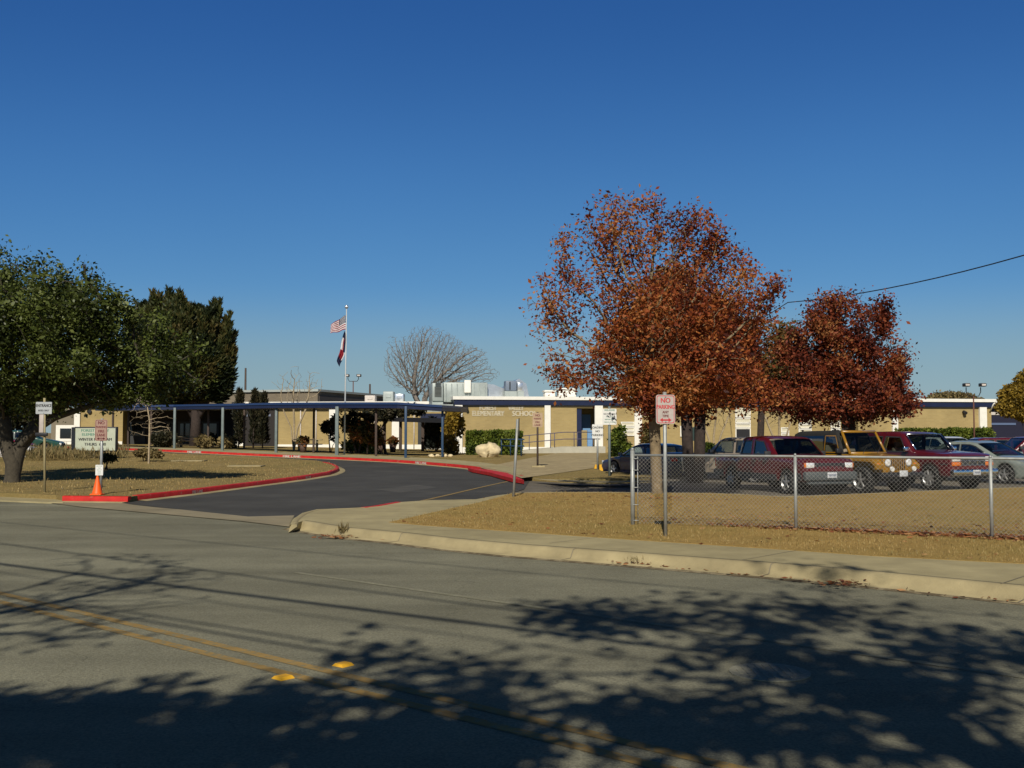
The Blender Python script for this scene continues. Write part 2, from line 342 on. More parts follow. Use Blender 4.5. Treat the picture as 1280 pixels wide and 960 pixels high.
PT = dict(red=paint('red_car_paint', (0.085, 0.005, 0.009)), dred=paint('dark_red_car_paint', (0.085, 0.006, 0.011)),
          navy=paint('dark_blue_car_paint', (0.016, 0.020, 0.06)), must=paint('mustard_car_paint', (0.29, 0.145, 0.011)),
          silver=paint('silver_green_car_paint', (0.28, 0.32, 0.28), 0.35, 0.3), taupe=paint('taupe_car_paint', (0.30, 0.245, 0.18)),
          white=paint('white_car_paint', (0.7, 0.7, 0.68)), bright=paint('bright_red_car_paint', (0.4, 0.02, 0.02)), grn=paint('dark_green_car_paint', (0.02, 0.07, 0.05)))
# ------------------------------------------------------------------ ground
def inpoly(x, y, poly):
    c = False; n = len(poly); j = n - 1
    for i in range(n):
        xi, yi = poly[i][0], poly[i][1]; xj, yj = poly[j][0], poly[j][1]
        if (yi > y) != (yj > y) and x < (xj - xi) * (y - yi) / (yj - yi) + xi: c = not c
        j = i
    return c
def dens(pts, step, closed=False):
    out = []; n = len(pts)
    for i in range(n if closed else n - 1):
        a = Vector(pts[i][:2]); b = Vector(pts[(i + 1) % n][:2]); k = max(1, int(math.ceil((b - a).length / step)))
        for q in range(k): out.append(a.lerp(b, q / k))
    if not closed: out.append(Vector(pts[-1][:2]))
    return out
def smooth(pts, it=2):                                   # Chaikin rounding of an open line
    pts = [Vector(p[:2]) for p in pts]
    for _ in range(it):
        o = [pts[0]]
        for a, b in zip(pts[:-1], pts[1:]): o += [a.lerp(b, .25), a.lerp(b, .75)]
        pts = o + [pts[-1]]
    return pts
def area(name, poly, off, m, step=3.0, depth=0.0, kind='structure', wob=0.0):
    b = dens(poly, step, True); n = len(b)
    xs = [p.x for p in b]; ys = [p.y for p in b]; pts = list(b)
    y = min(ys) + step / 2
    while y < max(ys):
        x = min(xs) + step / 2
        while x < max(xs):
            if inpoly(x, y, b): pts.append(Vector((x + random.uniform(-.1, .1) * step, y + random.uniform(-.1, .1) * step)))
            x += step
        y += step
    r = delaunay_2d_cdt(pts, [(i, (i + 1) % n) for i in range(n)], [list(range(n))], 1, 1e-5)
    vs = [(p.x, p.y, g(p.x, p.y) + off) for p in r[0]]
    mb = MB(); mb.add(vs, [tuple(f) for f in r[2]], 0, True)
    if depth:
        top = [(p.x, p.y, g(p.x, p.y) + off) for p in b]; lowr = [(p.x, p.y, g(p.x, p.y) + off - depth) for p in b]
        mb.add(top + lowr, [(i, (i + 1) % n, n + (i + 1) % n, n + i) for i in range(n)], 0)
    o = mb.build(name, m)
    if kind: o['kind'] = kind
    return o

U = Vector((0.747, -0.665)); N = Vector((0.665, 0.747))
# base terrain to the horizon
gb = MB(); gx = sorted(set([-3000, -900, -300, -120] + list(range(-90, 121, 5)) + [200, 400, 1000, 3000])); gy = sorted(set([-3000, -600, -150] + list(range(-60, 131, 5)) + [200, 400, 1000, 4500]))
vv = [(x, y, g(x, y) - 0.27) for y in gy for x in gx]; w_ = len(gx)
gb.add(vv, [(j * w_ + i, j * w_ + i + 1, (j + 1) * w_ + i + 1, (j + 1) * w_ + i) for j in range(len(gy) - 1) for i in range(w_ - 1)], 0, True)
tag(gb.build('ground', M['earth']), kind='structure')

redge = pl([(370, 661), (426, 671), (497, 678), (560, 686), (640, 694), (790, 706), (960, 720), (1090, 732), (1280, 752)], -0.14)
rE = redge[-1]; rfar = Vector((rE.x, rE.y)) + U * 60
# road: from far kerb line to behind the viewer
lft = Vector((0, 15.6)) - U * 75
area('road', [lft + N * 14, Vector((0, 15.6)) - U * 20 + N * 9, Vector((redge[0].x, redge[0].y)) + N * 5 + U * .5, Vector((redge[0].x, redge[0].y)) + U * .6 + N * .3] + [Vector(p[:2]) for p in redge[1:]] + [rfar, rfar - N * 17, lft - N * 17], -0.14, M['road'], 4.0)
# driveway, parking lot
bk = [(650, 600), (640, 597), (612, 590), (580, 585.5), (540, 582), (505, 579), (440, 575.5), (380, 573), (345, 571.5), (300, 569.5), (260, 567.5), (200, 565), (150, 563), (80, 560.5), (0, 558.5), (-300, 553)]
backk = smooth(pl(bk, -0.14), 2)
area('driveway', pl([(-420, 566), (-300, 590), (60, 620), (70, 627), (150, 629), (230, 638), (310, 646.5), (362, 645.5), (380, 650), (480, 650), (560, 640), (655, 612), (665, 596)], -0.14) + [p + Vector((0.3, 1.5)) for p in backk[1:]], -0.13, M['drive'], 3.0)
area('parking_lot', pl([(520, 631), (560, 640), (700, 640), (985, 655), (1100, 650), (1290, 640), (1900, 640), (1900, 562), (1280, 566), (900, 566), (760, 569), (668, 592), (640, 601)], -0.14), -0.145, M['lot'], 3.0)
area('driveway_apron', pl([(60, 629), (76, 627), (150, 629), (175, 633), (230, 638), (310, 646.5), (368, 645), (362, 656), (368, 660), (300, 652), (200, 643), (100, 634)], -0.14), -0.126, M['apron'], 3.0)
# right-hand sidewalk with rolled kerb
inner = [(486, 653), (530, 657), (640, 664.5), (790, 675), (960, 686), (1090, 695), (1280, 705)]
tip = [(362, 656), (366, 649), (378, 641), (396, 636.5), (440, 635), (470, 633), (500, 627.5), (540, 625), (595, 624), (622, 619), (640, 617)]
kerbl = [Vector(p[:2]) for p in redge]
topl = [p + N * 0.16 for p in kerbl]; topl[0] = kerbl[0] + N * 0.12 + U * 0.06
si = [Vector(p[:2]) for p in pl(inner)]; ti = [Vector(p[:2]) for p in pl(tip)]
side_r = [kerbl[-1] + U * 60 + N * .16] + list(reversed(topl)) + ti + [Vector(P(600, 628)[:2]), Vector(P(540, 641)[:2])] + si + [si[-1] + U * 60]
area('sidewalk', side_r, 0.0, M['conc'], 2.0, 0.13)
kb = MB()
kp = kerbl + [kerbl[-1] + U * 60]; tp = topl + [topl[-1] + U * 60]
kp = dens(kp, 1.5)
def kerb_profile(mb, line, sgn, prof, m=0):
    """line of 2D points; profile (offset to the left normal, z)"""
    rows = []
    for i, p in enumerate(line):
        t = (line[min(i + 1, len(line) - 1)] - line[max(i - 1, 0)]).normalized(); nn = Vector((-t.y, t.x)) * sgn
        rows.append([(p.x + nn.x * a, p.y + nn.y * a, g(p.x, p.y) + z) for a, z in prof])
    k = len(prof); vs = [q for r_ in rows for q in r_]
    mb.add(vs, [(i * k + j, i * k + j + 1, (i + 1) * k + j + 1, (i + 1) * k + j) for i in range(len(rows) - 1) for j in range(k - 1)], m, True)
    mb.add(rows[0], [tuple(range(k))], m); mb.add(rows[-1], [tuple(range(k))], m)
kerb_profile(kb, kp, 1, [(-0.22, -0.145), (-0.20, -0.128), (0.02, -0.120), (0.05, -0.06), (0.075, -0.015), (0.12, 0.004), (0.20, 0.006), (0.21, -0.05)])
kerb_profile(kb, smooth(ti[:6], 2), -1, [(-0.02, -0.135), (0.0, -0.05), (0.03, 0.003), (0.12, 0.006), (0.13, -0.03)])
tag(kb.build('kerb', M['conc2']), kind='structure')
gd = MB(); kerb_profile(gd, kp, 1, [(-0.27, -0.1365), (-0.19, -0.1245)]); tag(gd.build('gutter_dirt', wornpaint('gutter_grit', (0.11, 0.085, 0.05), (0.24, 0.20, 0.12), .50, 5, .95)), kind='structure')
jt = MB()
for k in range(0, 9):
    p_ = Vector((0, 15.42)) + U * (-2.2 + k * 3.05)
    best_ = min(kp, key=lambda q_: (q_ - p_).length); d_ = U * .008
    zz_ = [(-0.2, -.122), (0.02, -.114), (0.05, -.054), (0.075, -.009), (0.12, .008), (0.20, .010)]
    jt.add([(best_.x + N.x * a_ + s_ * d_.x, best_.y + N.y * a_ + s_ * d_.y, z_ ) for a_, z_ in zz_ for s_ in (-1, 1)], [(2 * i, 2 * i + 1, 2 * i + 3, 2 * i + 2) for i in range(5)])
for k in range(1, 22, 2):                                    # joints across the walk
    p = kerbl[1].lerp(kerbl[-1], 0) + U * (1.1 + k * 1.55) if False else Vector((0, 15.75)) + U * (-4.0 + k * 1.55)
    a = p + N * 0.08; b = p + N * 1.75
    if b.y < 4: continue
    d = U * 0.007
    jt.add([(a.x - d.x, a.y - d.y, .0075), (a.x + d.x, a.y + d.y, .0075), (b.x + d.x, b.y + d.y, .0045), (b.x - d.x, b.y - d.y, .0045)], [(0, 1, 2, 3)])
tag(jt.build('sidewalk_joints', M['joint']), kind='structure')
# front lawn between sidewalk and lot
lotedge = [(640, 617), (700, 615.5), (820, 616.5), (900, 617), (985, 622), (1060, 618.5), (1240, 611), (1290, 609.5), (1900, 590)]
lawn_poly = si + [si[-1] + U * 60, Vector((60, 8))] + [Vector(p[:2]) for p in reversed(pl(lotedge))] + [Vector(P(600, 628)[:2]), Vector(P(540, 641)[:2])]
area('lawn', lawn_poly, 0.006, M['lawn'], 2.5, 0.16)
kb2 = MB(); le = smooth(pl(lotedge), 1)
kerb_profile(kb2, dens(le, 2), 1, [(0.14, -0.15), (0.13, 0.0), (0.11, 0.012), (0.01, 0.012), (-0.01, 0.0)])
tag(kb2.build('lot_kerb', M['conc2']), kind='structure')
# island on the left
isl_front = [(78, 627.5), (160, 628.5), (172, 626.5), (240, 618.5), (320, 608), (380, 600), (412, 594.5)]
isl_tip = [(412, 594.5), (423, 590.5), (424, 587), (414, 582.5), (395, 579)]
isl_back = [(395, 579), (330, 574.5), (260, 571.5), (200, 569), (150, 567), (80, 564.5), (0, 562.5), (-300, 557)]
f1 = [Vector(p[:2]) for p in pl(isl_front, -.14)]; t1 = smooth(pl(isl_tip, -.14), 2); b1 = [Vector(p[:2]) for p in pl(isl_back, -.14)]
isl = f1 + t1[1:] + b1[1:] + [Vector(p[:2]) for p in pl([(-300, 599), (0, 616), (70, 619)])]
area('island_lawn', isl, 0.0, M['lawn2'], 2.5, 0.15)
area('sidewalk', pl([(-400, 600), (-300, 597), (0, 615.5), (72, 618.5), (79, 627.4), (60, 627.5), (0, 625), (-300, 608)], -.1), -0.105, M['conc'], 2.5, 0.1)
def redkerb(line2, sgn, name, mats=M['red']):
    mb = MB(); kerb_profile(mb, dens(line2, 1.0), sgn, [(-0.012, -0.14), (-0.01, -0.01), (0.012, 0.014), (0.15, 0.016), (0.165, -0.03)], 0)
    kerb_profile(mb, dens(line2, 1.0), sgn, [(-0.28, -0.128), (-0.27, -0.118), (-0.012, -0.112)], 1)
    return tag(mb.build(name, [mats, M['conc2']]), kind='structure')
redkerb(f1[:2], 1, 'red_kerb'); redkerb(f1[2:] + t1[1:-4], 1, 'red_kerb')
redkerb(backk, 1 if False else -1, 'red_kerb')
rk = MB(); kerb_profile(rk, smooth(pl([(456, 634.6), (470, 633.2), (486, 630.3), (500, 627.7)], 0), 1), 1, [(-0.03, -0.06), (-0.02, 0.006), (0.10, 0.009), (0.12, -0.02)])
tag(rk.build('red_kerb', M['red']), kind='structure')
rt_ = MB(); rp_ = pl([(585, 584.9), (612, 587.2), (634, 591.2), (650, 597.8), (655, 600.3), (640, 598), (612, 590.6), (590, 586.6)], .02)
rt_.add([(p.x, p.y, g(p.x, p.y) + .024) for p in rp_], [tuple(range(8))]); rt_.add([(p.x, p.y, g(p.x, p.y) + .024) for p in rp_] + [(p.x, p.y, g(p.x, p.y) - .1) for p in rp_], [(i, (i + 1) % 8, 8 + (i + 1) % 8, 8 + i) for i in range(8)])
tag(rt_.build('red_kerb_end', M['red']), kind='structure')
# school grounds
school = backk + [Vector(p[:2]) for p in pl([(-400, 552)], 0)] + [Vector((-120, 130)), Vector((90, 130))]
sl = list(reversed(backk)) + [Vector(p[:2]) for p in pl([(700, 603), (760, 604.5), (812, 603), (822, 599), (800, 597), (752, 593), (745, 588), (880, 584.5), (1000, 581), (1280, 576), (1900, 566)], -.14)] + [Vector((120, 70)), Vector((120, 135)), Vector((-150, 135)), Vector((-150, 90))]
area('school_lawn', sl, 0.0, M['lawn2'], 4.0, 0.15)
# walk along the back kerb, spreading out at the right end
wk = [p + Vector((0.0, 0.16)) for p in backk]
wk2 = [p + Vector((0.2, 5.0 - 1.6 * (i / len(backk)))) for i, p in enumerate(backk)]
area('walk', wk + list(reversed(wk2)), 0.02, M['conc'], 3.0)
area('walk', pl([(652, 598), (745, 585), (750, 566), (700, 566), (600, 585), (640, 594)], 0), 0.014, mat('worn_path', (0.33, 0.265, 0.15), 0.95, 0.15, 0.8, spec=.1, scale2=4), 3.0)
area('lot_kerb_walk', pl([(664, 598.5), (700, 602.5), (760, 604), (812, 602.5), (815, 601), (760, 601.5), (700, 600)], 0), 0.012, M['conc2'], 2.0)
for i_, (pp, mm_) in enumerate((([(300, 600), (345, 596), (372, 600), (330, 606)], (0.045, 0.043, 0.038)), ([(470, 612), (520, 606), (548, 609), (500, 616)], (0.070, 0.066, 0.056)))):
    mt_ = mat('asphalt_patch', mm_, .9, .15, 2, .3, 60, scale2=.5); area('driveway_patch', pl(pp, -.13), -.1265, mt_, 1.5)
# painted markings
mk = MB()
def stripe(mb, a, b, w, z, m=0, step=1.0, gaps=0):
    L = (b - a).length; k = max(1, int(L / step)); d = (b - a).normalized(); nn = Vector((-d.y, d.x)) * w / 2
    for i in range(k):
        p = a.lerp(b, i / k); q = a.lerp(b, (i + 1) / k)
        mb.add([(p.x - nn.x, p.y - nn.y, z), (p.x + nn.x, p.y + nn.y, z), (q.x + nn.x, q.y + nn.y, z), (q.x - nn.x, q.y - nn.y, z)], [(0, 1, 2, 3)], m)
# the two yellow lines are worn: a paint whose noise lets the asphalt through
M['wyel'] = wornpaint('worn_yellow_paint', (0.275, 0.18, 0.058), (0.19, 0.17, 0.10), 0.535)
M['wwht'] = wornpaint('worn_pale_paint', (0.235, 0.222, 0.155), (0.19, 0.183, 0.118), 0.47)
A = Vector((0, 6.27)); stripe(mk, A - U * 40, A + U * 30, 0.10, -0.136, 0)
A = Vector((0, 6.60)); stripe(mk, A - U * 40, A + U * 30, 0.10, -0.136, 0)
tag(mk.build('centre_lines', M['wyel']), kind='structure')
mk = MB(); A = Vector((0, 10.85)); stripe(mk, A - U * 3.6, A + U * 30, 0.09, -0.136, 0)
tag(mk.build('faded_lane_line', M['wwht']), kind='structure')
mk = MB(); dl = smooth(pl([(505, 631), (545, 622.5), (600, 609.5), (642, 600)], -.13), 1)
for a, b in zip(dl[:-1], dl[1:]): stripe(mk, a, b, 0.11, -0.122, 0)
tag(mk.build('lot_line', M['wyel']), kind='structure')
# little pavement things
for i, (px, py) in enumerate([(354, 848), (429, 832)]):
    p = P(px, py, -.14); mb = MB(); mb.prism(rrect(.125, .11, .015), 0, .014, 0)
    mb = MB(); w = .06
    mb.add([(-w, -w, 0), (w, -w, 0), (w, w, 0), (-w, w, 0), (-w * .62, -w * .8, .02), (w * .62, -w * .8, .02), (w * .62, w * .8, .02), (-w * .62, w * .8, .02)],
           [(0, 1, 5, 4), (1, 2, 6, 5), (2, 3, 7, 6), (3, 0, 4, 7), (4, 5, 6, 7)])
    o = mb.build('road_marker', M['stop'], None, (p.x, p.y, -.139)); o.rotation_euler.z = R(-41.7 + i * 4)
    tag(o, ['raised yellow road marker on the near side of the double centre line', 'raised yellow road marker between the two centre lines, farther from the viewer'][i], 'road marker', 'yellow markers on the centre lines')
p = P(962, 841, -.14); mb = MB()
mb.prism([(.29 * math.cos(a), .29 * math.sin(a)) for a in np.linspace(0, 2 * math.pi, 33)[:-1]], 0, .008, 0)
for k in range(-4, 5): mb.box((k * .055, 0, .0095), (.018, 2 * math.sqrt(max(.0, .23 ** 2 - (k * .055) ** 2)), .005), 0)
tag(mb.build('manhole_cover', mat('cast_iron', (0.22, 0.21, 0.15), .8, .2, 20), None, (p.x, p.y, -.139)), 'round manhole cover set flush in the shaded road', 'manhole cover')
mb = MB()                                                 # concrete utility lids in the island lawn
for (px, py, w, i) in ((236, 576.5, 1.6, 0), (308, 583, 1.5, 1)):
    p = P(px, py); mb = MB(); mb.rbox((0, 0, .02), (w, .9, .05), .01)
    tag(mb.build('concrete_slab', M['conc2'], None, p), ['flat pale concrete lid in the island grass, nearest the covered walkway', 'low concrete lid in the island grass beside the red kerb shadow'][i], 'concrete slab')

# ------------------------------------------------------------------ text
def textmesh(s, size):
    c = bpy.data.curves.new('t', 'FONT'); c.body = s; c.size = size; c.align_x = 'CENTER'; c.align_y = 'CENTER'; c.resolution_u = 3
    c.extrude = 0.0
    o = bpy.data.objects.new('t', c); COL.objects.link(o); bpy.context.view_layer.update()
    me = o.to_mesh(); vs = [v.co.copy() for v in me.vertices]; fs = [tuple(p.vertices) for p in me.polygons]
    o.to_mesh_clear(); bpy.data.objects.remove(o); bpy.data.curves.remove(c)
    return vs, fs
def put_text(mb, s, size, cx, cz, y, m=0, sx=1.0, bold=0.0, Mx=None, T=(0, 0, 0)):
    vs, fs = textmesh(s, size); out = []
    for q in ([0] if not bold else [-bold, bold]):
        w = [Vector((cx + v.x * sx + q, y - abs(q) * .05 - (0.0006 if q > 0 else 0), cz + v.y)) for v in vs]
        if Mx: w = [Mx @ v + Vector(T) for v in w]
        mb.add(w, fs, m)

# kerb lettering
kl = MB()
for (px, py, dx) in ((385, 596.5, 22), (247, 614, 30)):
    a = P(px - dx / 2, py + (3.2 if px < 300 else 1.6), -.07); b = P(px + dx / 2, py - (3.2 if px < 300 else 1.6), -.07)
    # find the kerb face line
    best = None
    for (l0, l1) in zip(f1[:-1], f1[1:]):
        for q in np.linspace(0, 1, 30):
            c = l0.lerp(l1, float(q)); s = 640 + c.x / (c.y * math.cos(PITCH)) * F
            if best is None or abs(s - px) < best[0]: best = (abs(s - px), c, (l1 - l0).normalized())
    _, c, t = best; z = g(c.x, c.y) - .07
    nn = Vector((t.y, -t.x)); Mx = Matrix(((t.x, -nn.x, 0), (t.y, -nn.y, 0), (0, 0, 1)))
    put_text(kl, 'FIRE LANE', .13, 0, 0, 0, 0, 1.15, .008, Mx, (c.x + nn.x * .017, c.y + nn.y * .017, z))
for px in (243, 365, 527):
    best = None
    for (l0, l1) in zip(backk[:-1], backk[1:]):
        for q in np.linspace(0, 1, 10):
            c = l0.lerp(l1, float(q)); s = 640 + c.x / (c.y * math.cos(PITCH)) * F
            if best is None or abs(s - px) < best[0]: best = (abs(s - px), c, (l0 - l1).normalized())
    _, c, t = best; nn = Vector((t.y, -t.x)); Mx = Matrix(((t.x, -nn.x, 0), (t.y, -nn.y, 0), (0, 0, 1)))
    put_text(kl, 'FIRE LANE', .17, 0, 0, 0, 0, 1.8, .02, Mx, (c.x + nn.x * .02, c.y + nn.y * .02, g(c.x, c.y) - .06))
tag(kl.build('kerb_lettering', M['fwhite']), kind='structure')

# ------------------------------------------------------------------ school building
W0 = Vector((at(572, 560, 70).x, 70)); W1 = Vector((at(1240, 560, 76).x, 76)); WL = (W1 - W0).length; WA = math.atan2((W1 - W0).y, (W1 - W0).x)
wd = (W1 - W0).normalized(); WZ = 0.27; WH = 4.0 - WZ
def s_of(px):
    r_ = ray(px, 545); # ray x/y ratio k ; W0 + s wd on ray
    k = r_.x / r_.y; return (k * W0.y - W0.x) / (wd.x - k * wd.y)
def z_of(px, py):                                         # height on the wall plane, local
    s = s_of(px); Y = W0.y + wd.y * s; return at(px, py, Y).z - WZ
sb = thing('school_building', 'long tan brick school building with white pilasters and navy and white roof edge', 'school building', (W0.x, W0.y, WZ), WA)
door0, door1 = s_of(721), s_of(749)
mb = MB()
d2 = (s_of(1052), s_of(1073))
for a, b in ((0, door0), (door1, d2[0]), (d2[1], WL)): mb.box2((a, 0, -.6), (b, 9, WH - .35))
mb.box2((door0, 0, 3.0), (door1, 9, WH - .35)); mb.box2((d2[0], 0, 3.0), (d2[1], 9, WH - .35))
mb.box2((door0, 1.8, -.6), (door1, 9, 3.0)); mb.box2((d2[0], 1.8, -.6), (d2[1], 9, 3.0))
mb.build('wall', M['brick'], sb)
mb = MB(); mb.box2((-.25, -.20, WH - .55), (WL + .5, 9.2, WH - .2)); mb.build('fascia', M['navy'], sb)
mb = MB(); mb.box2((-.35, -.28, WH - .2), (WL + .6, 9.3, WH + .02)); mb.build('roof', M['white'], sb)
mb = MB(); mb.box2((-.1, -.03, WH - .62), (WL, -.004, WH - .56)); mb.build('eave_shade_band', mat('eave_shade_grey', (.28, .30, .33), .7), sb)  # grey strip painted where the fascia's shadow falls on the wall
for px, w in ((573, .5), (684, .4), (748, .55), (1118, .42), (1228, .55)):
    s = s_of(px); mb = MB(); mb.box2((s - w / 2, -.18, -.5), (s + w / 2, -.003, WH - .56)); mb.build('pilaster', M['white'], sb)
s = s_of(793); mb = MB(); mb.box2((s - .02, -.16, -.5), (s + .5, -.003, WH - .56)); mb.build('pilaster', M['white'], sb)
mb = MB(); mb.box2((.3, -.09, -.5), (s_of(721) - .1, -.003, .38))
mb.build('plinth', M['white'], sb)
def winstack(px0, px1, pys, glass=None):
    a, b = s_of(px0), s_of(px1)
    for i in range(len(pys) - 1):
        z1, z0 = z_of(px0, pys[i]), z_of(px0, pys[i + 1]); mb = MB()
        t = .06; w_ = mb
        fr = MB(); fr.box2((a, -.08, z0 + .015), (a + t, -.003, z1 - .015)); fr.box2((b - t, -.08, z0 + .015), (b, -.003, z1 - .015))
        fr.box2((a + t, -.08, z0 + .015), (b - t, -.003, z0 + t + .015)); fr.box2((a + t, -.08, z1 - t - .015), (b - t, -.003, z1 - .015))
        f_ = fr.build('window', M['white'], sb)
        pn = MB(); pn.box2((a + t + .002, -.04, z0 + t + .017), (b - t - .002, -.002, z1 - t - .017)); pn.build('pane', M['dark'] if glass and i in glass else M['blind'], f_)
M['blind'] = mat('closed_blind', (0.62, 0.58, 0.44), .5, .05, 3, spec=.4)
winstack(776, 793, [527, 533.5, 539, 545]); winstack(919, 938, [506, 522, 529, 535, 548], {3}); winstack(976, 986, [534, 541, 549])
winstack(998, 1014, [524, 530, 536, 543, 550]); winstack(850, 856, [532, 546]); winstack(871, 878, [528, 548]); winstack(1038, 1050, [526, 536, 546], {1})
# entrance doors in the recess
mb = MB(); mb.box2((door0 + .15, 1.70, .3), (s_of(733), 1.797, 2.6)); d_ = mb.build('door', M['plast'], sb)
mb = MB(); mb.box2((s_of(733) + .05, 1.70, .3), (door1 - .2, 1.797, 2.6)); mb.build('door', M['lblue'], sb)
mb = MB(); mb.box2((s_of(727), .3, -.1), (s_of(735), .42, 1.5)); mb.build('low_wall', M['brick'], sb)
mb = MB(); mb.box2((s_of(735) + .03, .3, 0.05), (s_of(742.5), .4, 1.5)); mb.build('blue_panel', M['lblue'], sb)
mb = MB(); mb.box2((door0 + .0, .1, -.1), (door0 + .35, .5, 3.0)); mb.build('door_post', M['navy'], sb)
mb = MB(); mb.box2((d2[0] + .2, 1.7, 0), (d2[1] - .2, 1.797, 2.6)); mb.build('door', M['plast'], sb)
# wall letters
M['letters'] = mat('cast_letters', (0.55, .49, .35), .6)
mb = MB(); zc = z_of(640, 509.5); put_text(mb, 'FOREST', .44, (s_of(598) + s_of(622)) / 2, zc - .04, -.03, 0, .76, .03); mb.build('wall_lettering', M['letters'], sb); mb = MB(); put_text(mb, 'VALLEY', .44, s_of(645), zc - .04, -.03, 0, .70, .03)
mb.build('wall_lettering', M['letters'], sb); mb = MB(); zc = z_of(640, 517.2); put_text(mb, 'ELEMENTARY', .48, (s_of(587) + s_of(633)) / 2, zc, -.03, 0, .74, .03); mb.build('wall_lettering', M['letters'], sb); mb = MB(); put_text(mb, 'SCHOOL', .48, (s_of(640) + s_of(671)) / 2, zc, -.03, 0, .86, .03)
mb.build('wall_lettering', M['letters'], sb)
mb = MB(); mb.tube([(s_of(583), -.1, z_of(583, 509.5)), (s_of(583), -.35, z_of(583, 510.5))], .1); mb.build('wall_lamp', M['dark'], sb)
mb = MB(); sx = s_of(1205); mb.tube([(sx, -.02, z_of(1205, 515)), (sx, -.3, z_of(1205, 516.5))], .13); mb.build('wall_lamp', M['dark'], sb)
mb = MB(); sx = s_of(1233); zt = z_of(1235, 511)
mb.tube([(sx + .25, -.2, zt - .1), (sx + .3, -.5, zt + .35), (sx + .55, -.6, zt + .5), (sx + .8, -.6, zt + .2)], .05); mb.tube([(sx + .8, -.6, zt + .25), (sx + .8, -.6, zt - .35)], [.1, .36], 12); mb.build('gooseneck_lamp', M['white'], sb)
# ramp in front of the entrance
r0, r1 = s_of(652), s_of(750)
rm = MB(); q = .42
rm.add([(s_of(612), -1.5, 0.0), (s_of(612), -.2, 0.0), (s_of(700), -.2, q), (s_of(700), -1.5, q), (r1, -.2, q), (r1, -1.5, q), (s_of(612), -1.5, -.4), (s_of(612), -.2, -.4), (r1, -.2, -.4), (r1, -1.5, -.4)],
       [(0, 3, 2, 1), (3, 5, 4, 2), (0, 6, 9, 5, 3), (1, 2, 4, 8, 7), (5, 9, 8, 4), (0, 1, 7, 6)])
M['ramp'] = mat('ramp_concrete', (.42, .40, .32), .9, .1, 2)
o = rm.build('ramp', M['ramp'], None, (W0.x, W0.y, WZ)); o.rotation_euler.z = WA; tag(o, 'long pale concrete ramp rising to the school entrance', 'ramp')
hr = thing('handrail', 'grey purple pipe handrail along the concrete entrance ramp', 'handrail', (W0.x, W0.y, WZ), WA)
M['rail'] = mat('rail_paint', (.10, .09, .13), .5)
def rz_(s): return q * min(1, max(0, (s - s_of(612)) / (s_of(700) - s_of(612))))
sa, sz = s_of(623), s_of(744)
for h, nm in ((.95, 'top_rail'), (.5, 'mid_rail')):
    mb = MB(); mb.tube([(sa, -1.42, rz_(sa) + h), (s_of(700), -1.42, q + h), (sz, -1.42, q + h)], .028, 6); mb.build(nm, M['rail'], hr)
for px in (624, 643, 657, 667, 683, 688, 712, 716, 735):
    s = s_of(px); mb = MB(); mb.tube([(s, -1.42, rz_(s) - .1), (s, -1.42, rz_(s) + .95)], .028, 6); mb.build('post', M['rail'], hr)
# blue rail section near the hedge
hb = thing('blue_rail', 'blue double pipe rail standing beside the clipped hedge', 'railing')
pa, pb = P(622, 568.5), P(655, 570.5)
for h in (.95, .55): mb = MB(); mb.tube([pa + Vector((0, 0, h)), pb + Vector((0, 0, h + .05))], .04, 6); mb.build('rail', M['blue'], hb)
for t in (.15, .5, .9):
    mb = MB(); c = pa.lerp(pb, t); mb.tube([c, c + Vector((0, 0, 1.0))], .04, 6); mb.build('post', M['blue'], hb)
# roof equipment
def roofobj(px, Yoff):                                    # local frame of the wall: s and depth
    return s_of(px)
rt = Matrix.Rotation(WA, 3, 'Z')
def RW(s, d, z): v = rt @ Vector((s, d, z)); return Vector((W0.x + v.x, W0.y + v.y, WZ + z))
hv = thing('rooftop_hvac', 'large grey green rooftop air unit with louvred end at the left roof edge', 'rooftop unit', RW(0, 0, 0), WA)
za, zb = z_of(541, 500) - .1, z_of(541, 476.5)
xa, xb, xc, xd = s_of(542), s_of(556), s_of(575), s_of(613)
mb = MB(); mb.rbox(((xa + xb) / 2, 1.2 + 1.5, (za + zb) / 2), (xb - xa, 3, zb - za - .12), .04); mb.build('intake_hood', M['hvac'], hv)
mb = MB(); mb.rbox(((xb + xd) / 2 + .02, 1.4 + 1.5, (za + zb) / 2), (xd - xb - .05, 3, zb - za), .04)
for k in range(8):
    x = xb + (xd - xb) * (k + .5) / 8; mb.box2((x - .03, 1.33, za + .1), (x + .03, 1.397, zb - .08))
mb.build('casing', M['hvac'], hv)
mb = MB(); mb.box2((xa + .15, 1.17, za + .35), (xb - .12, 1.197, zb - .3))
for k in range(12): zz = za + .42 + k * .085; mb.box2((xa + .2, 1.13, zz), (xb - .17, 1.168, zz + .03))
mb.build('louvre', mat('louvre', (.12, .13, .12), .6), hv)
mb = MB(); mb.rbox((s_of(587), 1.25, z_of(587, 482)), (.45, .2, .85), .03); mb.build('control_box', M['white'], hv)
mb = MB(); mb.box2((s_of(541) - .2, .6, WH - .75), (s_of(572), 5, WH - .5)); mb.box2((xa, 1.3, WH - .5), (xb, 4, za + .1)); mb.build('platform', M['hvac'], hv)
dc = thing('roof_duct', 'shiny silver roof duct sloping down beside the air unit', 'duct', RW(0, 0, 0), WA)
mb = MB(); a, b, c = xd + .02, s_of(628), s_of(668); z0 = WH + .03; zt = zb
M1 = [(a, z0), (a, zt - .05), (a + .5, zt - .1), (b, z0 + .75), (s_of(636), z0 + .6), (s_of(641), z0 + .9), (s_of(655), z0 + 1.3), (c - .2, z0 + .95), (c, z0)]
mb.prism([(x, z) for x, z in M1], -4.0, -2.0, 0, XZ, (0, 0, 0)); mb.build('duct_body', M['duct'], dc)
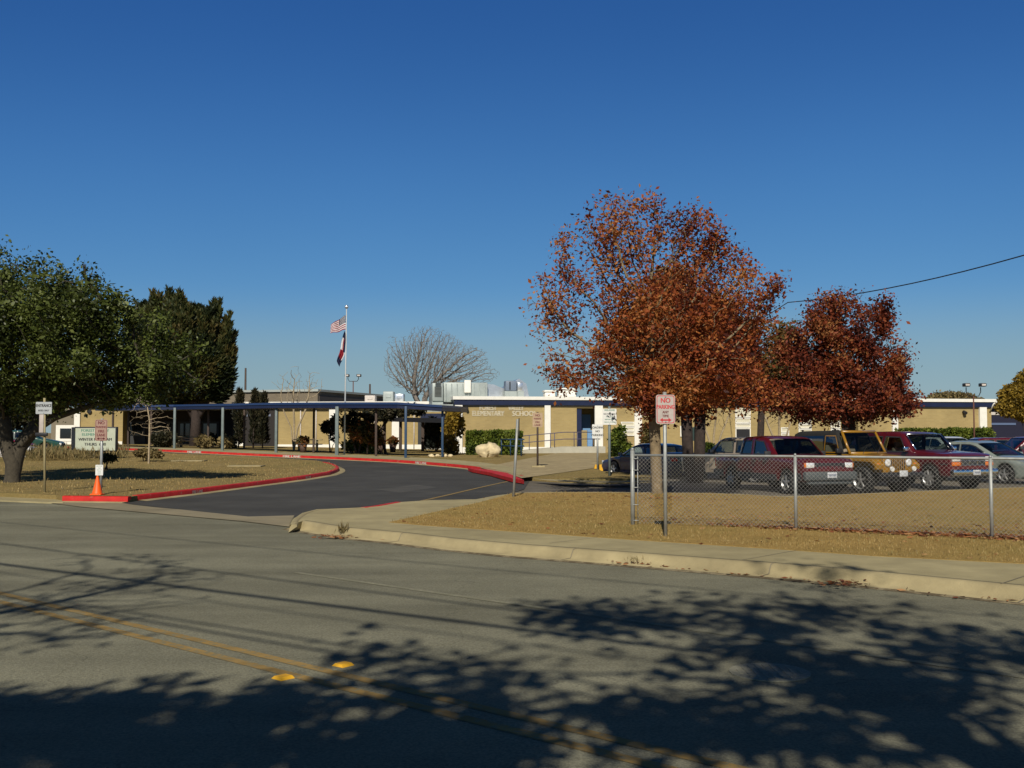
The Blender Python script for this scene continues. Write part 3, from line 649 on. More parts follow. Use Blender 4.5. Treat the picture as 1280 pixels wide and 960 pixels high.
for (px0, px1, y0, col) in ((634.5, 648.5, 475, M['blue']), (600 + 49.5, 656, 477, M['duct'])):
    cu = thing('roof_fan', ['boxy blue grey condenser on the school roof beside the duct', 'small silver vent hood next to the blue grey condenser'][px0 > 640], 'rooftop unit', RW(0, 0, 0), WA)
    x0, x1 = s_of(px0), s_of(px1); z1 = z_of(px0, y0); zl = z_of(px0, 488)
    mb = MB(); mb.rbox(((x0 + x1) / 2, 1.3, (zl + z1) / 2), (x1 - x0, .9, z1 - zl), .05); mb.build('casing', mat('condenser_blue', (.16, .2, .26), .5) if px0 < 640 else col, cu)
    mb = MB(); mb.box2((x0 - .05, .9, WH + .03), (x1 + .1, 1.8, zl)); mb.build('curb', M['hvac'], cu)
    if px0 < 640: mb = MB(); mb.box2((x0 + .25, .8, zl + .08), (x0 + .32, .848, z1 - .08)); mb.build('seam', M['dark'], cu)
for i, (px, w, h) in enumerate(((690, .7, .35), (712, 1.2, .5), (962, 1.4, .55))):
    mb = MB(); mb.rbox((0, 0, h / 2), (w, .8, h), .06); mb.rbox((0, 0, h + .06), (w * 1.15, .95, .12), .03)
    o = mb.build('roof_vent', M['white'], None, RW(s_of(px), 1.0, WH + .02)); o.rotation_euler.z = WA
    tag(o, ['small white roof vent left of the red oak crown', 'wider white roof vent just behind the red oak leaves', 'white roof vent seen between the two red oaks'][i], 'roof vent')
# navy block beyond the right end
sr = thing('side_wing', 'dark navy school wing with pale stripes beyond the right end', 'school wing', at(1234, 545, 84) * 1, R(6))
sr.location.z = .27
mb = MB(); mb.box2((0, 0, -.4), (5.6, 8, 3.35)); mb.build('wall', mat('dark_panel', (.012, .012, .03), .6), sr)
mb = MB(); mb.box2((-.2, -.5, 3.37), (5.2, 8, 3.75)); mb.build('fascia', M['navy'], sr)
mb = MB(); mb.box2((-.2, -.06, 2.75), (3.1, -.003, 2.98)); mb.build('stripe', M['fwhite'], sr)
mb = MB(); mb.box2((0, -.06, 1.95), (2.4, -.003, 2.12)); mb.build('stripe', mat('blue_stripe', (.1, .14, .24), .5), sr)
mb = MB(); mb.box2((5.62, -.3, -.4), (9, 8, 3.2)); mb.build('end_wall', M['brick2'], sr)

# classroom wing behind the covered walk
CW0 = Vector((at(296, 550, 86).x, 86)); CW1 = Vector((at(572, 550, 84).x, 84)); CL = (CW1 - CW0).length; CA = math.atan2((CW1 - CW0).y, (CW1 - CW0).x)
cw = thing('classroom_wing', 'tan brick classroom wing with white base behind the covered walkway', 'school wing', (CW0.x, CW0.y, .38), CA)
mb = MB(); mb.box2((0, 0, -.6), (CL, 8, 3.2)); mb.build('wall', M['brick'], cw)
mb = MB(); mb.box2((-.2, -.35, 3.2), (CL, 8, 3.5)); mb.build('fascia', M['navy'], cw)
mb = MB(); mb.box2((-.3, -.45, 3.5), (CL, 8, 3.72)); mb.build('roof', M['white'], cw)
mb = MB(); mb.box2((0, -.08, -.5), (CL, -.003, .28)); mb.build('plinth', M['white'], cw)
for px in (296, 417, 497): s = (at(px, 550, 85).x - CW0.x); mb = MB(); mb.box2((s - .3, -.2, -.5), (s + .35, -.003, 3.2)); mb.build('pilaster', M['white'], cw)
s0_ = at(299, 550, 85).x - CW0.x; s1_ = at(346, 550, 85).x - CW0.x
mb = MB(); mb.box2((s0_, -.12, -.3), (s1_, -.003, 3.15)); ey_ = mb.build('entrance_shade_panel', mat('entrance_shade', (.018, .014, .012), .6), cw)  # flat dark panel; the shade of a recessed entrance is its colour
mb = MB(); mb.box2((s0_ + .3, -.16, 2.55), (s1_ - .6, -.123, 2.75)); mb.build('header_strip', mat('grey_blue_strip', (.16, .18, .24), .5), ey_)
for px, w in ((545, 2.6),):
    s = (at(px, 550, 85).x - CW0.x); mb = MB(); mb.box2((s - w / 2, -.06, 0.0), (s + w / 2, -.003, 2.2)); mb.build('door', M['plast'], cw)
for px in (375, 395, 470, 520):
    s = (at(px, 550, 85).x - CW0.x); mb = MB(); mb.tube([(s, -.06, -.2), (s, -.06, 3.1)], .05, 6); mb.build('downpipe', M['fwhite'], cw)
# taller hall behind
H0 = Vector((at(397, 500, 95).x, 95)); ha = math.atan2(4.3, -14) + math.pi
gy_ = thing('gym_hall', 'taller brown flat roofed hall rising behind the classroom wing', 'school hall', (H0.x, H0.y, .4), -R(17))
zt = at(397, 486.5, 95).z - .4
mb = MB(); mb.box2((-24, 0, -.5), (0, 15, zt - .2)); mb.build('wall', M['brick2'], gy_)
mb = MB(); mb.box2((-24.2, -.2, zt - .2), (.15, 15.2, zt)); mb.build('roof', mat('pale_edge', (.35, .38, .36), .7), gy_)
mb = MB(); mb.box2((.003, .3, 1), (.05, 14.7, zt - .5)); mb.build('side_cladding', mat('shaded_cladding', (.07, .06, .055), .7, .1, 1), gy_)  # panelled side face, its shade put into the dark colour
# small roof boxes beyond the walkway
for i, (px0, px1, py0, py1, Y, c) in enumerate(((478, 491, 489, 503, 88, M['hvac']), (493, 504, 492, 503, 92, M['duct']), (455, 468, 494, 503, 87, M['fwhite']))):
    a = at(px0, py1, Y); b = at(px1, py0, Y); mb = MB(); mb.rbox((0, 0, (b.z - a.z) / 2), (b.x - a.x, 1.2, b.z - a.z), .05); mb.box((0, -.63, (b.z - a.z) * .6), ((b.x - a.x) * .5, .05, (b.z - a.z) * .3))
    o = mb.build('rooftop_box', c, None, ((a.x + b.x) / 2, Y + 1, a.z)); tag(o, ['tall grey green box on the classroom roof left of the bare tree', 'silver vent box on the classroom roof under the bare tree', 'small pale box on the classroom roof nearest the flagpole'][i], 'rooftop unit')
# far left wing
L0 = at(100, 552, 96); L1 = at(148, 552, 95)
lw = thing('office_wing', 'tan wall with white corner and blue roof edge behind the live oak', 'school wing', (L0.x, L0.y, .5), 0)
w = L1.x - L0.x
mb = MB(); mb.box2((0, 0, -.5), (w, 8, 3.55)); mb.build('wall', M['brick'], lw)
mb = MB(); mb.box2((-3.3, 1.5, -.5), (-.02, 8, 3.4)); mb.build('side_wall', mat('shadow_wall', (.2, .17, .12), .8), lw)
mb = MB(); mb.box2((-.5, -.18, -.5), (.02, -.003, 3.5)); mb.build('corner_pilaster', M['white'], lw)
mb = MB(); mb.box2((-2.4, -.1, -.5), (w, -.01, .32)); mb.build('plinth', M['white'], lw)
mb = MB(); mb.box2((-2.3, .2, .35), (-.55, .3, 1.8)); fr = mb.build('window', M['white'], lw); mb = MB(); mb.box2((-1.9, .15, .6), (-.9, .197, 1.5)); mb.build('pane', M['glass'], fr)
mb = MB(); mb.box2((-.8, -.5, 3.57), (w + .1, 8, 3.95)); mb.build('fascia', M['navy'], lw)
mb = MB(); mb.box2((-.9, -.6, 3.95), (w + .2, 8, 4.05)); mb.build('roof', M['fwhite'], lw)
mb = MB(); mb.tube([(.85, -.1, 3.05), (.85, -.2, 3.05)], .2, 10); mb.build('round_emblem', M['dark'], lw)
# recessed dark entrance between the wings
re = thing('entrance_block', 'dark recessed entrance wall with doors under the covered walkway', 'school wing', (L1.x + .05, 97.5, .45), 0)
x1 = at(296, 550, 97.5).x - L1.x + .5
mb = MB(); mb.box2((0, 0, -.5), (x1, 6, 3.4)); mb.build('wall', mat('shade_dark_brick', (.028, .022, .018), .85, .2, 2), re)  # near-black base colour carries the shade under the canopy
mb = MB(); mb.box2((0, -5.0, 3.4), (x1, 6, 3.7)); mb.build('roof', M['navy'], re)  # deep overhang added to keep the sun off the entrance wall
for q_ in (.3, x1 * .35, x1 * .68): mb = MB(); mb.rbox((q_, -4.8, 1.5), (.16, .16, 3.78), .02); mb.build('post', M['wood'], re)
for px in (170, 205, 233, 262):
    s = at(px, 550, 97.5).x - L1.x; mb = MB(); mb.box2((s - .8, -.07, .0), (s + .8, -.003, 2.2)); d_ = mb.build('door', M['plast'], re)
    mb = MB(); mb.box2((s - .6, -.1, .9), (s + .6, -.072, 2.0)); mb.build('pane', M['glass'], d_)

# ------------------------------------------------------------------ covered walkway
cv = thing('covered_walkway', 'long flat navy canopy on slim posts curving along the red kerb', 'covered walkway')
fp = [(120, 559.0), (160, 561.0), (218, 563.2 - 2.2), (278, 564), (345, 567), (421, 570.2), (497, 572.6), (552, 571.0), (566, 570.0)]
fpts = [P(a, b - 1) for a, b in fp]
fpts[-2] = at(553, 565, 61); fpts[-1] = at(575, 565, 64.5)
def rof(i): # roof top height
    return None
tops = [508, 507, 506, 505, 503.5, 503, 503, 506.3, 508.5]
pts3 = []
for (px, _), w, ty in zip(fp[:-2], fpts[:-2], tops): pts3.append(Vector((w.x, w.y, at(px, ty, w.y).z)))
for px, Y, ty in ((553, 61, 506.6), (576, 64.5, 508.0)): pts3.append(at(px, ty, Y))
fpts = [Vector((p.x, p.y - .35, p.z)) for p in pts3]
bpts = [Vector((p.x + .3, p.y + 3.0, p.z)) for p in fpts]
def slab(mb, fr, bk, th, ins=0.0, m=0, dz=0.0):
    n = len(fr); vs = []
    for a, b in zip(fr, bk):
        d = (b - a).normalized() * ins
        vs += [(a + d).to_tuple(), (b - d).to_tuple(), (a.x + d.x, a.y + d.y, a.z - th), (b.x - d.x, b.y - d.y, b.z - th)]
    vs = [(x, y, z + dz) for x, y, z in vs]; fs = []
    for i in range(n - 1):
        o = i * 4; e = o + 4
        fs += [(o, e, e + 1, o + 1), (o, o + 2, e + 2, e), (o + 1, e + 1, e + 3, o + 3), (o + 2, o + 3, e + 3, e + 2)]
    fs += [(0, 1, 3, 2), (4 * n - 4, 4 * n - 2, 4 * n - 1, 4 * n - 3)]
    mb.add(vs, fs, m)
mb = MB(); slab(mb, fpts, bpts, .13, 0, 0); mb.build('roof_edge', mat('navy_edge', (.018, .042, .12), .4), cv)
mb = MB(); slab(mb, fpts, bpts, .20, .06, 0, -.133); mb.build('roof_beam', M['navy'], cv)
allp = [(P(218, 560.8), fpts[2], M['teal'], .08), (P(278, 563.5), fpts[3], M['teal'], .08), (P(345, 566), fpts[4], M['teal'], .08), (P(421, 569.4), fpts[5], M['teal'], .10), (P(507, 572.8), fpts[6], M['blue'], .07)]
for (p, rp, mm, r_) in allp:
    mb = MB(); mb.rbox((p.x, p.y, (p.z + rp.z - .25) / 2), (r_ * 2, r_ * 2, rp.z - .25 - p.z), .02); mb.build('post', mm, cv)
for i, (px, Y, zt_) in enumerate(((392, 66.5, fpts[4].z), (260, 72, fpts[3].z), (470, 61.5, fpts[5].z), (553, 61.2, fpts[7].z), (160, 78, fpts[1].z), (305, 72, fpts[3].z))):
    c = at(px, 560, Y); z0 = g(c.x, Y); mb = MB(); mb.rbox((c.x, Y, (z0 + zt_ - .25) / 2), (.13, .13, zt_ - .25 - z0), .02); mb.build('post', M['blue'] if px == 553 else M['wood'], cv)
# second canopy leading to the doors
cb = thing('link_canopy', 'lower dark canopy crossing the courtyard behind the main walkway', 'covered walkway')
A0, A1 = at(470, 521, 75), at(562, 523, 68)
mb = MB(); slab(mb, [A0, A1], [A0 + Vector((.4, 3, 0)), A1 + Vector((.4, 3, 0))], .3, 0); mb.build('roof_slab', M['dark'], cb)
for px, Y in ((500, 73), (528, 70.8), (559, 69), (480, 75.2)):
    c = at(px, 550, Y); z0 = g(c.x, Y); mb = MB(); mb.rbox((c.x, Y + .3, (z0 + A0.z - .2) / 2), (.2, .2, A0.z - .35 - z0), .02); mb.build('post', M['wood'], cb)
o_ = MB(); a = at(524, 514, 78); b = at(570, 516, 76)
o_.box2((a.x, 77.5, a.z - .05), (b.x, 78, a.z + .15)); tag(o_.build('pale_beam', M['hvac'], None), 'pale horizontal beam seen below the canopy near the school corner', 'beam')
o_ = MB(); o_.box2((a.x, 79.0, a.z - .6), (b.x - .5, 79.4, a.z - .15)); tag(o_.build('navy_beam', M['navy'], None), 'navy horizontal beam just under the pale one near the school corner', 'beam')
o_ = MB()
# picnic tables beneath the canopy
def picnic(px, py, lab):
    p = P(px, py); t = thing('picnic_table', lab, 'picnic table', p, R(8), 'picnic tables under the canopy')
    mb = MB(); mb.rbox((0, 0, .74), (1.9, .75, .06), .015); mb.build('tabletop', M['conc2'], t)
    for s in (-1, 1): mb = MB(); mb.rbox((0, s * .72, .44), (1.9, .28, .05), .015); mb.build('bench', M['conc2'], t)
    for s in (-1, 1):
        mb = MB(); mb.box((s * .6, 0, .36), (.12, .5, .7)); mb.box((s * .6, 0, .36), (.1, 1.4, .08)); mb.build('leg', M['conc2'], t)
picnic(237, 559, 'pale picnic table under the canopy between the two leftmost posts'); picnic(212, 558.2, 'pale picnic table under the canopy left of the leftmost post')
picnic(385, 563.5, 'pale picnic table under the canopy beside the bare multi stem tree')
for i, (px, py) in enumerate(((475, 565.5), (491, 565), (452, 566), (379, 565.5))):
    p = P(px, py); mb = MB(); mb.tube([(0, 0, 0), (0, 0, .55)], [.18, .25], 14); mb.tube([(0, 0, .5), (0, 0, .56)], [.28, .28], 14)
    t = thing('planter', ['brown round planter with a small shrub between the canopy posts', 'brown round planter with a shrub right of its twin', 'squat brown planter with a shrub nearest the flagpole', 'brown planter with a shrub beside the bare multi stem tree'][i], 'planter', p)
    mb.build('pot', mat('clay_pot', (.09, .055, .04), .8, .1, 5), t)
    PLANTERS = globals().setdefault('PLANTERS', []); PLANTERS.append(t)

# ------------------------------------------------------------------ boulder
p = P(610, 571.5)
bm = bmesh.new(); bmesh.ops.create_icosphere(bm, subdivisions=4, radius=1.0)
from mathutils import noise as nz
for v in bm.verts:
    c = v.co; d = 1 + .26 * nz.noise(c * 1.2 + Vector((3, 1, 2))) + .09 * nz.noise(c * 3.3) + .03 * nz.noise(c * 8)
    v.co = Vector((c.x * .66 * d, c.y * .5 * d, max(-.35, c.z * .50 * d + (.12 if c.x > 0 else 0))))
for f in bm.faces: f.smooth = True
me = bpy.data.meshes.new('boulder'); bm.to_mesh(me); bm.free(); me.materials.append(M['rock'])
o = bpy.data.objects.new('boulder', me); COL.objects.link(o); o.location = (p.x, p.y, p.z + .3); tag(o, 'large pale limestone boulder on the grass in front of the clipped hedge', 'boulder')
for i, (px, py, s) in enumerate(((539, 571, .16), (547, 570.3, .12), (555, 571, .17), (563, 570.5, .13))):
    p = P(px, py); bm = bmesh.new(); bmesh.ops.create_icosphere(bm, subdivisions=3, radius=1.0)
    for v in bm.verts: c = v.co; d = 1 + .3 * nz.noise(c * 1.3 + Vector((i * 5, 1, 2))); v.co = Vector((c.x * s * 1.2 * d, c.y * s * d, c.z * s * .75 * d))
    me = bpy.data.meshes.new('edging_stone'); bm.to_mesh(me); bm.free(); me.materials.append(M['rock'])
    o = bpy.data.objects.new('edging_stone', me); COL.objects.link(o); o.location = (p.x, p.y, p.z + s * .3); tag(o, ['leftmost of the four small pale edging stones below the canopy end', 'second from the left of the small pale edging stones below the canopy end', 'third from the left of the small pale edging stones below the canopy end', 'rightmost small pale edging stone, nearest the autumn vine'][i], 'stone', 'pale edging stones')
# ------------------------------------------------------------------ trees
def sample_blobs(blobs, n, shell=0.0):
    """blobs: (cx,cy,cz,rx,ry,rz[,weight])"""
    vols = np.array([b[3] * b[4] * b[5] * (b[6] if len(b) > 6 else 1) for b in blobs]); cnt = rng.multinomial(n, vols / vols.sum()); out = []
    for b, c in zip(blobs, cnt):
        d = rng.normal(size=(c, 3)); d /= np.linalg.norm(d, axis=1)[:, None]
        r = rng.random(c) ** (1 / 3); r = shell + (1 - shell) * r
        out.append(np.array(b[:3]) + d * r[:, None] * np.array(b[3:6]))
    return np.vstack(out)
def grow(starts, attr, step=0.35, kill=0.55, iters=90, wob=0.12):
    """space colonisation; starts = list of polylines (seed stems). returns nodes, parent"""
    nodes = []; par = []
    for st in starts:
        prev = -1
        for k, p in enumerate(st):
            if k == 0 and len(nodes) and len(st) and (np.linalg.norm(np.array(nodes[0]) - np.array(p)) < 1e-4): prev = 0; continue
            nodes.append(np.array(p, float)); par.append(prev); prev = len(nodes) - 1
    A = attr.copy(); N_ = np.array(nodes)
    dist = np.full(len(A), 1e9); near = np.zeros(len(A), int)
    def upd(i0):
        nonlocal dist, near
        for i in range(i0, len(nodes)):
            d = np.linalg.norm(A - nodes[i], axis=1); m = d < dist; dist[m] = d[m]; near[m] = i
    upd(0); used = {}
    for it in range(iters):
        keep = dist > kill; A = A[keep]; dist = dist[keep]; near = near[keep]
        if len(A) == 0: break
        i0 = len(nodes); dirs = {}
        dv = A - np.array(nodes)[near]; dv /= np.linalg.norm(dv, axis=1)[:, None]
        for k, i in enumerate(near): dirs[i] = dirs.get(i, 0) + dv[k]
        for i, d in dirs.items():
            if used.get(i, 0) > 9: continue
            L = np.linalg.norm(d)
            if L < 1e-6: continue
            d = d / L + rng.normal(size=3) * wob; d /= np.linalg.norm(d)
            used[i] = used.get(i, 0) + 1
            nodes.append(nodes[i] + d * step); par.append(i)
        if len(nodes) == i0: break
        upd(i0)
    return np.array(nodes), np.array(par)
def radii(nodes, par, r0, tip=0.008, ex=2.3):
    n = len(nodes); acc = np.zeros(n); leaf = np.ones(n, bool)
    for i in range(n - 1, -1, -1):
        if acc[i] == 0: acc[i] = tip ** ex
        if par[i] >= 0: acc[par[i]] += acc[i]
    r = acc ** (1 / ex); k = r0 / r[0]
    return np.where(r * k > tip, tip + (r - tip) * (r0 - tip) / (r[0] - tip), tip)
def branches(mb, nodes, par, rad, flare=1.25, minr=0.0):
    ch = [[] for _ in nodes]
    for i, p in enumerate(par):
        if p >= 0: ch[p].append(i)
    st = [(i, None) for i, p in enumerate(par) if p < 0]
    while st:
        i, src = st.pop(); line = []; rr = []
        if src is not None: line.append(nodes[src]); rr.append(min(rad[src], rad[i] * 1.15))
        while True:
            line.append(nodes[i]); rr.append(rad[i])
            if not ch[i]: break
            c = sorted(ch[i], key=lambda q: -rad[q])
            for q in c[1:]: st.append((q, i))
            i = c[0]
        if max(rr) < minr: continue
        if src is None: rr[0] *= flare
        if len(line) > 1: mb.tube(line, rr, 9 if max(rr) > .07 else (5 if max(rr) > .02 else 3), 0, False)
def leafmesh(name, pts, size, m, parent=None, up=0.35, aspect=0.55, jit=0.38, rbase=None, norm=None):
    n = len(pts); pts = np.asarray(pts)
    d = rng.normal(size=(n, 3)); d[:, 2] = d[:, 2] * .8 - .1; d /= np.linalg.norm(d, axis=1)[:, None]
    if norm is not None: d = d * .45 + norm; d /= np.linalg.norm(d, axis=1)[:, None]
    e = rng.normal(size=(n, 3)); e -= (e * d).sum(1)[:, None] * d; e /= np.linalg.norm(e, axis=1)[:, None]
    f = np.cross(d, e); s = size * (1 + jit * rng.normal(size=n)).clip(.4, 1.9)
    s = s[:, None]; a = pts; b = pts + d * s * .5 + e * s * aspect * .5 + f * s * .08; c = pts + d * s; dd = pts + d * s * .5 - e * s * aspect * .5 + f * s * .08
    V = np.stack([a, b, c, dd], 1).reshape(-1, 3)
    me = bpy.data.meshes.new(name); me.vertices.add(4 * n); me.vertices.foreach_set('co', V.ravel())
    me.loops.add(4 * n); me.loops.foreach_set('vertex_index', np.arange(4 * n)); me.polygons.add(n)
    me.polygons.foreach_set('loop_start', np.arange(n) * 4); me.polygons.foreach_set('loop_total', np.full(n, 4))
    me.materials.append(m); me.update(calc_edges=True)
    at_ = me.attributes.new('rnd', 'FLOAT', 'FACE'); r = rng.random(n) if rbase is None else (rbase + rng.normal(size=n) * .22).clip(0, 1)
    at_.data.foreach_set('value', r); me.validate()
    o = bpy.data.objects.new(name, me); COL.objects.link(o)
    if parent: o.parent = parent
    return o
from mathutils import noise as nz
def nfield(pts, s, seed):
    return np.array([nz.noise(Vector((p[0] * s + seed, p[1] * s, p[2] * s))) for p in pts])
def tree(name, label, cat, base, stems, blobs, natt, r0, barkm, leafm, nleaf, lsize, step=.33, kill=.5, spread=.22, clump=.0, group=None, tipr=.007, aspect=.55, dens=None, twigr=.022, extra=0, wob=.12, minr=0):
    base = Vector(base); t = thing(name, label, cat, base, 0, group)
    attr = sample_blobs(blobs, natt)
    nodes, par = grow(stems, attr, step, kill, wob=wob); rad = radii(nodes, par, r0, tipr)
    mb = MB(); branches(mb, nodes, par, rad, minr=minr); mb.build('trunk', barkm, t)
    if nleaf:
        idx = np.where(rad < twigr)[0]
        w = np.ones(len(idx))
        if clump: w *= np.clip(.5 + clump * nfield(nodes[idx], .9, 5.3), .02, None)
        if dens: w *= np.array([dens(nodes[i]) for i in idx])
        w /= w.sum(); ii = rng.choice(idx, nleaf, p=w)
        u = rng.random(nleaf)[:, None]; pp = np.where(par[ii] >= 0, par[ii], ii)
        pts = nodes[ii] * u + nodes[pp] * (1 - u) + rng.normal(size=(nleaf, 3)) * spread
        rb = (.5 + .75 * nfield(pts[::1], .8, 9.1)).clip(0.05, .95)
        leafmesh('crown', pts, lsize, leafm, t, aspect=aspect, rbase=rb)
    return t, nodes, rad
def px2l(base, Y, px, py):
    p = at(px, py, Y); return (p.x - base[0], p.z - base[2])
def pxblobs(base, Y, lst):
    """(px, py, rpx, rpy, depthfactor, weight, dy) circles drawn round the crown, placed at depth Y+dy"""
    out = []
    for (px, py, rx, ry, df, w, dy) in lst:
        p = at(px, py, Y + dy); k = (Y + dy) / F
        out.append((p.x - base[0], dy, p.z - base[2], rx * k, rx * k * df, ry * k, w))
    return out
def stem(*pts): return [tuple(p) for p in pts]
def fine(pts, step=.3):
    out = [tuple(pts[0])]
    for a, b in zip(pts[:-1], pts[1:]):
        a = Vector(a); b = Vector(b); k = max(1, int((b - a).length / step))
        for q in range(1, k + 1): out.append(tuple(a.lerp(b, q / k)))
    return out

# near red oak: airy crown, leaves in clusters
b = P(822, 617); Yb = b.y
BL = [(790, 286, 65, 50, .9, 1, 0), (855, 290, 50, 36, .9, 1, 0), (735, 325, 48, 52, .9, .8, .4), (695, 385, 40, 60, .9, .9, 0), (705, 455, 38, 38, .9, .9, -.4), (880, 320, 55, 45, .9, 1, .3), (925, 370, 52, 48, .9, .9, 0), (950, 395, 30, 22, .9, .9, .3),
      (820, 400, 80, 80, 1, 1.3, 0), (870, 460, 70, 45, 1, 1.3, -.5), (775, 472, 55, 33, 1, 1.3, .2), (910, 470, 45, 40, 1, 1.2, .4), (840, 500, 60, 22, 1, 1.3, 0)]
s0 = px2l(b, Yb, 822, 600); s1 = px2l(b, Yb, 820, 540); s2 = px2l(b, Yb, 818, 500)
T1, nd1, rd1 = tree('red_oak', 'tall red oak with airy copper crown and slim trunk behind the chain link fence end', 'tree', b,
     [fine([(0, 0, -.2), (s1[0] - .03, .0, s1[1]), (s2[0], .05, s2[1]), (s2[0] - .1, .1, s2[1] + .8)])], pxblobs(b, Yb, BL), 3600, .15, M['bark2'], M['l_red'], 42000, .095, step=.24, kill=.30, spread=.15, clump=.8,
     dens=lambda q: (1.7 if q[2] < 4.6 and q[0] > -1.6 else .85), twigr=.02)
# the dense one behind it, two dark stems
b = P(866, 600, -.0) ; b = Vector((at(866, 560, 37).x, 37, 0)); Yb = 37
BL = [(850, 395, 75, 60, .8, 1, 0), (810, 420, 48, 60, .8, 1, 0), (900, 430, 60, 50, .8, 1, .3), (858, 470, 80, 45, .8, 1.3, 0), (797, 478, 30, 24, .8, 1, 0), (930, 490, 45, 30, .8, 1, 0), (850, 350, 40, 25, .8, .8, 0)]
a = px2l(b, Yb, 858, 520); c = px2l(b, Yb, 876, 515)
tree('red_oak', 'dense deep red oak on two dark stems just behind the tall airy one', 'tree', b,
     [fine([(0, 0, -.2), (-.15, 0, .5), (a[0], 0, a[1]), (a[0] - .4, 0, a[1] + 1)]), fine([(.12, 0, -.2), (.25, .1, .5), (c[0], .1, c[1]), (c[0] + .4, 0, c[1] + 1)])],
     pxblobs(b, Yb, BL), 1400, .2, M['bark3'], M['l_red'], 48000, .125, step=.34, kill=.5, spread=.25, clump=1.0, twigr=.03)
# right red oak
Yb = 43; b = Vector((at(1062, 560, Yb).x, Yb, 0))
BL = [(1055, 400, 60, 40, .9, .7, 0), (1085, 395, 30, 30, .9, .6, 0), (1085, 430, 42, 28, .9, .7, 0), (1060, 465, 75, 40, .9, 1.3, 0), (1110, 460, 36, 22, .9, .8, 0), (1020, 440, 50, 45, .9, 1.2, 0), (1060, 500, 90, 28, .9, 1.3, -.5), (1000, 500, 50, 30, .9, 1.1, 0), (1100, 500, 45, 22, .9, 1, .5)]
a = px2l(b, Yb, 1062, 525)
tree('red_oak', 'wine red oak rising behind the mustard jeep, rightmost of the red trees', 'tree', b, [fine([(0, 0, -.2), (.03, 0, 1.2), (a[0], 0, a[1]), (a[0] - .1, 0, a[1] + .8)])],
     pxblobs(b, Yb, BL), 1600, .22, M['bark3'], M['l_redd'], 50000, .125, step=.34, kill=.5, spread=.22, clump=1.3, twigr=.028)
# olive and red tree between them
Yb = 52; b = Vector((at(950, 560, Yb).x, Yb, .1))
BL = [(950, 425, 38, 28, .9, 1, 0), (985, 430, 35, 26, .9, 1, 0), (960, 465, 60, 38, .9, 1.2, 0), (925, 480, 40, 30, .9, 1, 0), (1000, 475, 40, 35, .9, 1, 0)]
a = px2l(b, Yb, 952, 510)
tree('young_oak', 'olive and rust coloured oak filling the gap between the red oaks', 'tree', b, [fine([(0, 0, -.2), (.03, 0, 1.2), (a[0], 0, a[1])])], pxblobs(b, Yb, BL), 600, .17, M['bark3'], M['l_mix'], 17000, .17, step=.4, kill=.6, spread=.28, clump=1, twigr=.035)

# live oak on the left
b = P(15, 603); Yb = b.y
BL = [(25, 490, 60, 25, .9, 1.4, .8), (90, 455, 60, 30, .9, 1.2, -1.5), (-60, 345, 110, 55, .8, 1, 0), (25, 362, 80, 42, .9, 1, 0), (100, 380, 50, 45, .9, 1, 0), (60, 400, 110, 60, .9, 1.2, -1), (130, 415, 55, 45, .9, 1, 0), (175, 400, 38, 26, .9, 1, 0), (190, 440, 50, 42, .9, 1, -.8), (225, 450, 40, 40, .8, 1, 0), (245, 470, 32, 26, .8, .9, -.5), (-60, 440, 120, 70, .9, 1, -1), (40, 460, 110, 40, .9, 1.1, 0), (140, 470, 70, 32, .9, 1.1, .5), (200, 485, 50, 20, .9, 1, .3), (100, 490, 70, 18, .9, 1, .5), (0, 505, 45, 16, .8, .7, 1.0)]
a = px2l(b, Yb, 8, 555); c = px2l(b, Yb, 70, 522); d = px2l(b, Yb, 45, 538); e = px2l(b, Yb, -20, 500); f_ = px2l(b, Yb, 150, 495); h = px2l(b, Yb, 22, 560); j_ = px2l(b, Yb, 120, 470); k_ = px2l(b, Yb, 205, 455)
tree('live_oak', 'broad dark green live oak with leaning forked trunk beside the entrance sign', 'tree', b,
     [fine([(0, 0, -.2), (.02, 0, .6), (a[0], 0, a[1]), (a[0] - .1, 0, a[1] + .7), (e[0], .2, e[1])]), fine([(0.03, 0, -.2), (.08, 0, .7), (h[0], .0, h[1]), (d[0], -.1, d[1]), (c[0], -.1, c[1]), (f_[0], 0, f_[1])]), fine([(-.04, 0, -.2), (.06, .1, .7), (h[0], .1, h[1]), (d[0], .5, d[1] + .5), (j_[0], .3, j_[1]), (k_[0], 0, k_[1])])],
     pxblobs(b, Yb, BL), 3400, .235, M['bark'], M['l_oak'], 120000, .11, step=.34, kill=.45, spread=.19, clump=1.7, twigr=.03)

